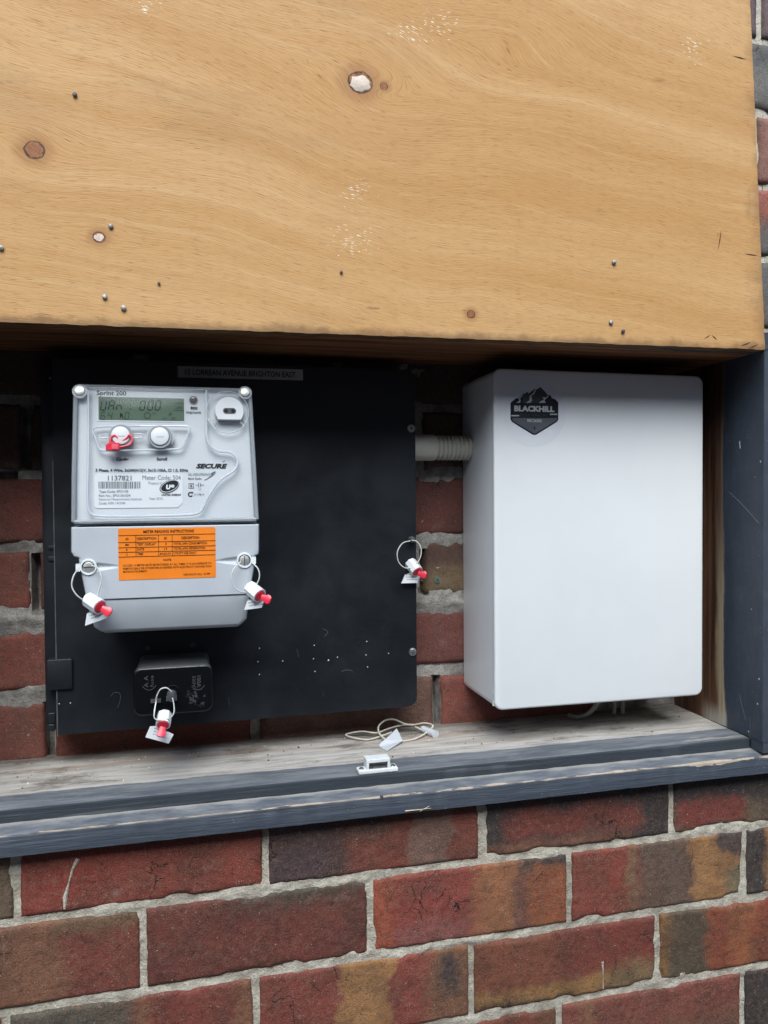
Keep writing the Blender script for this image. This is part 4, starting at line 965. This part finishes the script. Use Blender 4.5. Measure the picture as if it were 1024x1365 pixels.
ot('ACCESS : A METER MUST BE PROVIDED AT ALL TIMES. IT IS AN OFFENCE TO', .045, .955, .735, .038, .006); ot('REMOVE SEALS OR OTHERWISE INTERFERE WITH ELECTRICITY DISTRIBUTION', .045, .955, .795, .038, .006); ot('METERING EQUIPMENT.', .045, .29, .855, .038, .006)
ot('UED FAULTS CALL 132 099', .66, .94, .945, .038, .006)
mb.build('print', plain('brown_black_ink', (.035, .018, .010), .5, .3), os_, 0)
# terminal screws with white sealing collars
for gpt, sg in ((g1, -1), (g2, 1)):
    y = TY-.0005; mb = MB(); n = 24
    mb.loft([[(gpt.x+r*cos(2*pi*i/n), yy, gpt.z+r*sin(2*pi*i/n)) for i in range(n)] for r, yy in ((.0082, TY+.004), (.0082, y), (.0078, y-.001), (.0064, y-.001), (.0062, TY+.003))], False, False)
    mb.box(gpt.x+sg*.0076 if sg > 0 else gpt.x-.0118, gpt.x+.0118 if sg > 0 else gpt.x-.0076, y-.0008, TY+.004, gpt.z-.0040, gpt.z+.0034); co = mb.build('seal_collar', M['sealw'], meter, 35)
    mb = MB(); mb.cyl((gpt.x, TY+.004, gpt.z), (0, -1, 0), .0056, .0054, .0046, 20, .0006); s_ = mb.build('terminal_screw', M['brass'], meter, 40)
    mb = MB()
    if sg < 0: mb.box(gpt.x-.0048, gpt.x+.0048, TY-.0012, TY-.0003, gpt.z-.0004, gpt.z+.0005)
    else: mb.box(gpt.x-.0004, gpt.x+.0005, TY-.0012, TY-.0003, gpt.z-.0048, gpt.z+.0048)
    mb.build('slot', M['dgrey'], s_, 0)

# ------------------------------------------------------------------ black fuse box under the meter
fuse = empty('fuse_box', (.155, .07, .175), 'glossy black fuse box with dusty top, fixed to the panel under the meter', 'fuse box')
FY = .034
f0 = at(178, 950, FY); f1 = at(283.5, 886, FY); fzt = at(235, 888, FY).z; fzb = at(230, 952, FY).z
mb = MB(); mb.rrect(f0.x+.001, f1.x-.001, fzb+.001, fzt-.0005, .009, FY+.0065, PY, .0); mb.build('base', M['fuse'], fuse, 35)
mb = MB(); mb.rrect(f0.x, f1.x, fzb, fzt, .009, FY, FY+.010, .0028, 6, steps=5); fc = mb.build('lid', M['fuse'], fuse, 35)
memb = plain('worn_emboss', (.065, .067, .07), .6, .3)
for (cx_, tx, tx2) in ((199, 'A A', 'fuse'), (264, '100A', '500V')):
    mb = MB(); c = at(cx_, 908, FY); V = Vector((1, 0, 0)); Uu = Vector((0, 0, -1))
    if cx_ < 230: V = Vector((1, 0, 0)); Uu = Vector((0, 0, 1))
    put_text(mb, tx, c+Vector((-.001, -.00025, -.0065 if cx_ < 230 else .006)), Uu, -V if cx_ < 230 else V, .0125, .0042, .01)
    put_text(mb, tx2, c+Vector((.0045, -.00025, -.0065)) if cx_ < 230 else c+Vector((-.006, -.00025, .006)), Uu, -V if cx_ < 230 else V, .0125, .0036, .0)
    mb.tube([(c.x+.0075*cos(radians(a)), FY-.0001, c.z-.001+.0085*sin(radians(a))) for a in range(205, 336, 13)], .00035, 4)
    tag(mb.build('embossed_mark', memb, fc, 0), kind='stuff')
sc_ = at(229, 924, FY)
mb = MB(); n = 20; mb.loft([[(sc_.x+.001+r*cos(2*pi*i/n), y, sc_.z+.001+r*sin(2*pi*i/n)) for i in range(n)] for r, y in ((.0075, FY+.001), (.0075, FY-.0008), (.0062, FY-.0008), (.0060, FY+.0006))], False, False); mb.build('screw_seat', M['fuse'], fc, 40)
mb = MB(); mb.cyl((sc_.x, FY, sc_.z-.001), (0, -1, -.2), .0052, .0042, .011, 14, .001); mb.box(sc_.x-.0055, sc_.x+.0055, FY-.009, FY-.006, sc_.z-.006, sc_.z-.001); mb.build('fuse_screw', M['dgrey'], fuse, 40)
c = at(208, 933, FY); mb = MB(); mb.box(c.x-.0052, c.x+.0052, FY-.007, FY-.0005, c.z-.0014, c.z+.0014); mb.build('seal_lug', M['dgrey'], fuse, 0)

# ------------------------------------------------------------------ security seals
def bez(pts, n=30, closed=False):
    """smooth curve through the points"""
    P = [Vector(p) for p in pts]; N = len(P); out = []
    rngi = range(N if closed else N-1)
    for i in rngi:
        p0, p1, p2, p3 = (P[(i-1) % N], P[i], P[(i+1) % N], P[(i+2) % N]) if closed else (P[max(i-1, 0)], P[i], P[i+1], P[min(i+2, N-1)])
        for s in range(6):
            t = s/6; out.append(.5*((2*p1)+(-p0+p2)*t+(2*p0-5*p1+4*p2-p3)*t*t+(-p0+3*p1-3*p2+p3)*t**3))
    if not closed: out.append(P[-1])
    return out
def seal(loop, b0, b1, tagp, wing, label, Y, rad=.0080):
    """wire loop, white barrel from b0 to b1 (photo points), flag-shaped tag below, red twist insert at the end b1"""
    A = at(*b0, Y+.002); B = at(*b1, Y-.010); o = empty('security_seal', (A.x, A.y, A.z-.03), label, 'seal', 'white and red wire seals')
    mb = MB(); mb.tube(bez([at(x, y, Y+dy) for x, y, dy in loop]), .00072, 6); mb.build('wire', M['wire'], o, 60)
    ax = (B-A).normalized(); L = (B-A).length
    mb = MB(); mb.cyl(A, ax, rad*.96, rad, L, 8, 0); q = ax.to_track_quat('Z', 'Y'); br = mb.build('barrel', M['sealw'], o, 25)
    X = q @ Vector((1, 0, 0)); Yv = q @ Vector((0, 1, 0)); n = 16
    mb = MB(); mb.loft([[B+ax*h+(X*cos(2*pi*i/n)+Yv*sin(2*pi*i/n))*r for i in range(n)] for r, h in ((rad*.97, 0), (rad*.97, .0006), (rad*.80, .0006), (rad*.78, -.001))], False, False); mb.build('barrel_lip', M['sealw'], br, 40)
    mb = MB(); mb.cyl(B-ax*.001, ax, rad*.78, rad*.78, .0020, 16, .0004)
    w0 = B+ax*.001; w1 = at(*wing, Y-.016); wd = (w1-w0).normalized(); vw = (w0-CAM).normalized(); wd = (wd-vw*wd.dot(vw)*.6).normalized(); sd = wd.cross(vw).normalized(); tk = sd.cross(wd).normalized()
    prof = [(0, .0030), (.0035, .0033), (.0062, .0047), (.0088, .0044), (.0104, .0026)]
    rg = []
    for s, hw in prof:
        c = w0+wd*s+ax*.0024; rg.append([c+sd*hw+tk*.0010, c+sd*hw*.6+tk*.0016, c-sd*hw*.6+tk*.0016, c-sd*hw+tk*.0010, c-sd*hw-tk*.0010, c-sd*hw*.6-tk*.0016, c+sd*hw*.6-tk*.0016, c+sd*hw-tk*.0010])
    mb.loft(rg); mb.build('red_insert', M['sealr'], o, 35)
    T = [at(x, y, Y-.004) for x, y in tagp]; cN = (T[1]-T[0]).cross(T[2]-T[0]).normalized()*.0007
    mb = MB(); k = len(T); mb.add([p+cN for p in T]+[p-cN for p in T], [tuple(range(k)), tuple(range(2*k-1, k-1, -1))]+[(i, k+i, k+(i+1) % k, (i+1) % k) for i in range(k)]); tg = mb.build('tag', M['sealw'], o, 0)
    # illegible rows of tiny grey print
    e1 = (T[2]-T[1]).normalized(); cen = sum(T, Vector())/k; nn = cN.normalized()
    if nn.y > 0: nn = -nn
    e2 = nn.cross(e1).normalized(); e2 = e2 if e2.z > 0 else -e2
    mb = MB(); rp = random.Random(len(label))
    for row in range(3):
        s = -.0075
        while s < .0065:
            w = rp.uniform(.0007, .0019); c = cen+e1*(s+.0006*row)+e2*(.0030-row*.0030)+nn*.00095
            mb.add([c, c+e1*w, c+e1*w+e2*.0011, c+e2*.0011], [(0, 1, 2, 3)]); s += w+.0006
    mb.build('print', M['inkblue'], tg, 0); return o
seal([(106, 756, .001), (98, 768, -.004), (96, 782, -.006), (103, 794, -.006), (114, 801, -.003), (124, 803, 0), (130, 793, -.003), (134, 780, -.004), (135, 768, -.003), (130, 757, 0), (122, 754, .001)],
     (118, 799), (133, 809), [(116, 818), (113.5, 834), (142, 824), (143, 813), (134, 806), (126, 813)], (142, 814), 'wire seal with red insert hanging at the left edge of the meter', MF-.008)
seal([(321, 749, .001), (312, 758, -.004), (309, 769, -.005), (312, 782, -.005), (322, 789, -.004), (334, 788, 0), (342, 779, -.003), (346, 769, -.005), (344, 758, -.004), (335, 749, .001)],
     (333, 783), (346, 794), [(330, 800), (325.5, 813), (349, 810), (352, 802), (344, 796), (338, 798)], (354, 797), 'wire seal with red insert hanging at the right edge of the meter', MF-.008)
seal([(229, 922, -.008), (222, 917, -.010), (214, 919, -.010), (209, 928, -.008), (208, 936, -.006), (206, 948, -.012), (206, 957, -.014), (212, 960, -.014), (220, 958, -.012), (227, 957, -.014), (232, 950, -.014), (232, 940, -.012), (230, 930, -.010)],
     (219.5, 952), (217.5, 966), [(200, 968.5), (194, 982.5), (225, 991), (231.5, 979), (221, 974), (208, 968)], (216, 973), 'wire seal with red insert hanging below the black fuse box', .028, .0078)
c = at(548, 719, PY); mb = MB(); mb.cyl((c.x, PY, c.z), (0, -1, 0), .0042, .0038, .0085, 14, .0008); lug = mb.build('seal_stud', M['dgrey'], panel, 40)
seal([(547, 721, -.006), (537, 724, -.010), (530, 735, -.012), (531, 748, -.012), (538, 756, -.012), (546, 757, -.010), (555, 752, -.010), (561, 741, -.010), (561, 730, -.010), (556, 722, -.008), (549, 720, -.006)],
     (547, 750), (556, 762), [(540, 766), (535, 777.5), (556, 777), (560, 769), (553, 764), (547, 764)], (562, 764), 'wire seal with red insert hanging at the right edge of the black panel', PY-.004)
# red padlock seal through the config button
o = empty('padlock_seal', atm(153, 598, -.008), 'small red plastic padlock seal hooked over the left button of the meter', 'seal')
mb = MB(); mb.tube(bez([atm(151, 595, -.006), atm(147, 588, -.006), atm(149, 582, -.005), atm(154, 581, -.004), atm(160, 588, -.003), atm(168, 585, -.004), atm(173, 580, -.005), atm(176.5, 585, -.006), (atm(174, 592, -.007)), atm(166, 595, -.008), atm(158, 596, -.008)]), .0010, 8); mb.build('shackle', M['sealr'], o, 60)
a = atm(141.5, 601, -.006); b = atm(160.5, 590.5, -.006)
mb = MB(); rr = []
for y, k in ((-.004, .82), (-.003, 1.), (.002, 1.), (.003, .85)):
    cx_, cz_ = (a.x+b.x)/2, (a.z+b.z)/2; hx, hz = (b.x-a.x)/2*k, (b.z-a.z)/2*k
    rr.append([(cx_-hx, a.y+y, cz_-hz), (cx_+hx*.85, a.y+y, cz_-hz), (cx_+hx, a.y+y, cz_-hz*.2), (cx_+hx*.9, a.y+y, cz_+hz), (cx_-hx*.5, a.y+y, cz_+hz), (cx_-hx, a.y+y, cz_+hz*.4)])
mb.loft(rr); bd = mb.build('lock_body', M['sealr'], o, 30)
mb = MB(); c = (a+b)/2; mb.rrect(c.x-.001, c.x+.0055, c.z-.0028, c.z+.0022, .0006, a.y-.0046, a.y-.003, .0003, 2); mb.build('raised_mark', plain('pale_red_plastic', (.80, .12, .15), .35, .5), bd, 30)

# ------------------------------------------------------------------ white enclosure
box = empty('white_enclosure', (.667, .10, .16), 'glossy white metal switchboard box with dark hexagonal sticker', 'box')
BX0, BX1, BZ0, BZ1, BY = .5240, .8105, .1590, .5690, .0420
mb = MB(); mb.rrect(BX0, BX1, BZ0, BZ1, .0105, BY, BY+.0062, .0030, 7, shear=-.004, steps=5); lid_ = mb.build('lid', M['white'], box, 35)
mb = MB(); mb.rrect(BX0+.0007, BX1-.0007, BZ0+.0007, BZ1-.0007, .0100, BY+.0080, DB-.002, .0006, 7, shear=-.004); mb.build('body', M['white'], box, 35)
mb = MB(); mb.rrect(BX0+.002, BX1-.002, BZ0+.002, BZ1-.002, .009, BY+.004, BY+.012, .0, 7, shear=-.004); mb.build('lid_joint', M['dgrey'], box, 35)
for z in (BZ0+.008, BZ0+.022):
    mb = MB(); mb.box(BX0-.0004, BX0+.002, BY+.0058, BY+.0076, z-.0035, z+.0035); mb.build('lid_clip', M['white'], box, 0)
# maker's sticker
L0 = at(712, 545, BY); s_ = at(744, 545, BY).x-L0.x
def lp(px, py): q = at(px, py, BY); return (q.x, q.z)
K = 120/1024
def zp(u, v): return lp(660+u*K, 500+v*K)
oy = BY-.0003
def flat(mb, pts, y, mi): mb.add([(*p[:1], y, p[1]) for p in pts], [tuple(range(len(pts)))], mi)
mb = MB(); n = 48; cc = zp(450, 430); cr_ = (zp(800, 430)[0]-cc[0])
film = plain('sticker_film', (.755, .765, .785), .22, .5, .01)
mb.add([(cc[0]+cr_*cos(2*pi*i/n), BY-.00015, cc[1]+cr_*sin(2*pi*i/n)) for i in range(n)], [tuple(range(n))], 0)
stk = mb.build('emblem_sticker', film, box, 0); stk['label'] = 'black hexagonal sticker with mountain peaks reading BLACKHILL'
mb = MB()
flat(mb, [zp(*q) for q in ((175, 315), (240, 262), (262, 268), (318, 205), (345, 215), (362, 188), (385, 212), (450, 155), (470, 165), (516, 135), (560, 180), (600, 228), (625, 228), (650, 265), (680, 272), (718, 312), (718, 512), (700, 535), (465, 680), (430, 680), (195, 535), (175, 505))], oy, 0)
flat(mb, [zp(*q) for q in ((195, 488), (702, 488), (702, 510), (690, 524), (460, 662), (436, 662), (206, 524), (195, 508))], oy-.0002, 1)
flat(mb, [zp(*q) for q in ((470, 172), (516, 140), (600, 230), (560, 262), (540, 250), (552, 275), (495, 315), (405, 315), (420, 240))], oy-.0002, 2)
flat(mb, [zp(*q) for q in ((310, 318), (318, 225), (362, 195), (392, 225), (380, 285), (345, 318))], oy-.0002, 2)
for poly in (((316, 205), (326, 208), (310, 240), (282, 268), (290, 292), (282, 316), (235, 316), (268, 296), (272, 262)), ((452, 160), (468, 170), (440, 222), (412, 232), (418, 290), (400, 316), (345, 318), (385, 290), (392, 234), (425, 205)), ((605, 230), (606, 244), (560, 285), (574, 316), (495, 318), (520, 295), (552, 282), (538, 250), (572, 256))):
    flat(mb, [zp(*q) for q in poly], oy-.0004, 3)
a = zp(216, 408); b = zp(672, 408); hgt = zp(216, 340)[1]-a[1]; put_text(mb, 'BLACKHILL', (a[0], oy-.0004, a[1]), U, VD, b[0]-a[0], hgt, .055, 0, 3)
a = zp(285, 468); b = zp(605, 468); put_text(mb, 'ELECTRICAL', (a[0], oy-.0004, a[1]), U, VD, b[0]-a[0], hgt*.45, .0, 0, 2)
a = zp(366, 532); b = zp(528, 532); put_text(mb, 'REC26202', (a[0], oy-.0004, a[1]), U, VD, b[0]-a[0], hgt*.46, .02, 0, 3)
for (u, w) in ((182, 272), (620, 706)):
    v_ = 455 if u < 300 else 440; flat(mb, [zp(u, v_), zp(w, v_), zp(w, v_+14), zp(u, v_+14)], oy-.0004, 3)
flat(mb, [zp(*q) for q in ((455, 572), (430, 606), (446, 606), (440, 634), (466, 596), (450, 598))], oy-.0004, 0)
mb.build('print', [M['logob'], M['logog'], M['logom'], M['logow']], stk, 0)

# ------------------------------------------------------------------ conduit and cables
cz_ = at(590, 597, .128).z; CYc = .127
con = empty('conduit', (.47, CYc, cz_), 'pale grey corrugated conduit entering the left side of the white box', 'conduit')
x0c = at(545, 597, CYc).x; x1c = at(578, 597, CYc).x; RC = .0162
mb = MB(); mb.cyl((x0c-.03, CYc, cz_), (1, 0, 0), RC*1.04, RC*1.04, x1c-x0c+.03, 32, .0008); mb.build('plain_coupling', M['conduit'], con, 40)
pts = []; x = x1c-.002; n = 32; rings = []
pitch = .0056
while x < BX0+.004:
    for t_, rr_ in ((0, .80), (.10, .82), (.26, .98), (.5, 1.0), (.74, .98), (.90, .82)):
        xx = x+t_*pitch; rings.append([(xx, CYc+RC*rr_*cos(2*pi*i/n), cz_+RC*rr_*sin(2*pi*i/n)) for i in range(n)])
    x += pitch
mb = MB(); mb.loft(rings, False, False); mb.build('corrugated_tube', M['conduit'], con, 60)
for lab_, pts, r in (('pale cable slanting forward beneath the white box', [(812, 934, .105), (790, 946, .112), (772, 956, .125), (758, 958, .14)], .0030),
                    ('left of two upright cables beneath the white box', [(820, 930, .13), (819, 944, .13), (818, 957, .13)], .0030),
                    ('right of two upright cables beneath the white box', [(831, 930, .13), (830, 944, .13), (830, 956, .13)], .0030)):
    mb = MB(); P = [at(a, b, c) for a, b, c in pts]
    for p in P: p.z = max(p.z, ZB+.004)
    P[0].z = BZ0+.006
    mb.tube(bez(P), r, 10); tag(mb.build('cable', M['cable'], smooth=60), lab_, 'cable')

# ------------------------------------------------------------------ small things on the sill
def onsill(px, py, h=0.):
    d = fw + rt*((px-512)/FPX) - up*((py-682.5)/FPX); return CAM+d*((ZB+h-CZ)/d.z)
k0 = onsill(476, 1030); k1 = onsill(529, 1026); cxk = (k0.x+k1.x)/2; yk = YR+.0012; wk = (k1.x-k0.x)/2; ZC = ZB+.0006
cat = empty('magnetic_catch', (cxk, yk+.006, ZC), 'white plastic magnetic cupboard catch screwed to the front of the sill', 'catch')
mb = MB(); mb.rrect(cxk-wk, cxk+wk, ZC, ZC+.0045, .0014, yk, yk+.013, .0008, 3); mb.build('base', M['catch'], cat, 35)
mb = MB(); hw_ = wk*.60; mb.box(cxk-hw_, cxk+hw_, yk+.0006, yk+.016, ZC+.0115, ZC+.0155); mb.box(cxk-hw_, cxk-hw_+.003, yk+.0006, yk+.016, ZC+.004, ZC+.0115); mb.box(cxk+hw_-.003, cxk+hw_, yk+.0006, yk+.016, ZC+.004, ZC+.0115); mb.box(cxk-hw_+.003, cxk+hw_-.003, yk+.010, yk+.016, ZC+.0045, ZC+.0115); hs = mb.build('housing', M['catch'], cat, 0)
bv = hs.modifiers.new('soft', 'BEVEL'); bv.width = .0006; bv.segments = 2
mb = MB(); mb.box(cxk-hw_+.0033, cxk+hw_-.0033, yk+.0018, yk+.0095, ZC+.0048, ZC+.0066); mb.box(cxk-hw_+.0033, cxk+hw_-.0033, yk+.0018, yk+.0095, ZC+.0095, ZC+.0112); mg = mb.build('pole_plate', M['steel'], cat, 0)
mb = MB(); mb.box(cxk-hw_+.0034, cxk+hw_-.0034, yk+.0030, yk+.0095, ZC+.0068, ZC+.0093); mb.build('magnet', M['iron'], cat, 0)
for sg in (-1, 1):
    c = (cxk+sg*(wk*.80), yk+.006, ZC+.0045); mb = MB(); mb.cyl(c, (0, -.1, 1), .0030, .0026, .0012, 14, .0004); mb.build('screw', M['steel'], cat, 40)
# cut-off seal lying on the board
ds = empty('discarded_seal', onsill(520, 985), 'loose coil of yellowed seal wire with torn clear tag lying on the sill', 'seal')
def sl(px, py, h): return onsill(px, py, h)
mb = MB(); mb.tube(bez([sl(515, 987, .004), sl(506, 978, .008), sl(505, 968, .014), sl(514, 960, .020), sl(526, 959, .020), sl(540, 965, .014), sl(552, 966, .012), sl(566, 964, .010), sl(577, 967, .010), sl(572, 974, .006), sl(556, 984, .003), sl(538, 988, .002), sl(524, 989, .002)]), .0012, 7)
mb.tube(bez([sl(522, 976, .006), sl(506, 982, .004), sl(490, 986, .003), sl(474, 984, .004), sl(461, 980, .005), sl(468, 977, .007), sl(484, 975, .008), sl(502, 977, .007), sl(516, 972, .008), sl(530, 968, .010), sl(545, 966, .010), sl(556, 970, .008), sl(562, 973, .006)]), .0011, 7); mb.build('wire', M['wireo'], ds, 60)
T = [sl(529, 971, .012), sl(537, 987, .005), sl(516, 1001, .0015), sl(506, 995, .002), sl(506, 992, .004), sl(513, 986, .007)]; mb = MB(); k = len(T)
mb.add(T+[p+Vector((0, .0002, -.0007)) for p in T], [tuple(range(k)), tuple(range(2*k-1, k-1, -1))]+[(i, k+i, k+(i+1) % k, (i+1) % k) for i in range(k)]); mb.build('tag', M['film'], ds, 0)
A = sl(564, 972, .005); B = sl(581, 979, .005); mb = MB(); mb.cyl(A, B-A, .0046, .0052, (B-A).length, 14, 0); brl = mb.build('barrel', M['film'], ds, 40)
mb = MB(); mb.cyl(A-(B-A)*.02, B-A, .0034, .0036, (B-A).length*.9, 12, 0); mb.build('core', M['sealw'], brl, 40)

# grit and mortar crumbs lying on the sill board
mb = MB(); rc = random.Random(21)
for i in range(150):
    x = rc.uniform(-.03, .82); y = rc.choice([rc.uniform(.046, .15), rc.gauss(.12, .02)]); y = min(max(y, .02), .150); r = rc.uniform(.0005, .0014)*(1.8 if rc.random() < .06 else 1)
    P = [(x+r*rc.uniform(.6, 1.3)*cos(a), y+r*rc.uniform(.6, 1.3)*sin(a), ZB+.0006) for a in (0, 1.3, 2.6, 3.9, 5.2)]+[(x, y, ZB+.001+r*rc.uniform(.5, 1.1))]
    mb.add(P, [(0, 1, 5), (1, 2, 5), (2, 3, 5), (3, 4, 5), (4, 0, 5)], rc.choice([0, 0, 0, 1]))
tag(mb.build('grit', [plain('brown_grit', lin(92, 74, 62), .9, .2, .3, 200), plain('pale_grit', lin(214, 208, 198), .9, .2, .2, 200)], smooth=0), 'fine grit and pale mortar crumbs scattered on the sill', 'grit', kind='stuff')

# scratches: on the black panel, and on the inner face of the right-hand jamb
msc = plain('pale_scratch', (.10, .105, .11), .7, .2, .2, 300); mch = plain('chipped_to_primer', (.55, .56, .56), .8, .2, .2, 300)
for pts, r in (([(148, 928), (153, 923), (160, 925), (160, 934), (157, 943)], .00030), ([(395, 865), (397, 869), (398, 876)], .00025), ([(455, 895), (462, 893), (470, 894)], .0003), ([(305, 930), (306, 940)], .00025), ([(430, 838), (437, 842), (433, 848)], .0003)):
    mb = MB(); mb.tube(bez([at(a, b, PY) for a, b in pts]), r, 5); mb.build('scratch', msc, panel, 60)
jb = [o for o in frame.children if o.name.startswith('jamb')][0]
def onx(px, py):
    d = fw + rt*((px-512)/FPX) - up*((py-682.5)/FPX); return CAM+d*((FX1-CX)/d.x)
for pts, r in (([(972, 656), (985, 668), (998, 682), (1012, 698)], .00035), ([(986, 588), (987, 598)], .0005), ([(985, 925), (990, 944), (994, 960)], .0003), ([(1000, 955), (1000, 985)], .0003)):
    mb = MB(); mb.tube([onx(*q) for q in pts], r, 5); mb.build('scratch', mch if r > .0004 else plain('grey_scratch', (.14, .15, .16), .7, .2), jb, 60)
for (px, py) in ((1007, 636), (1014, 615), (1010, 938), (1002, 812), (1012, 905), (998, 975)):
    c = onx(px, py); n = 6; rs = rng.uniform(.0006, .0014); mb = MB(); mb.loft([[(c.x-h, c.y+rs*s_*rng.uniform(.6, 1.2)*cos(2*pi*i/n), c.z+rs*s_*rng.uniform(.7, 1.6)*sin(2*pi*i/n)) for i in range(n)] for h, s_ in ((-.0004, 1), (.0002, .9))]); mb.build('paint_chip', mch, jb, 0)
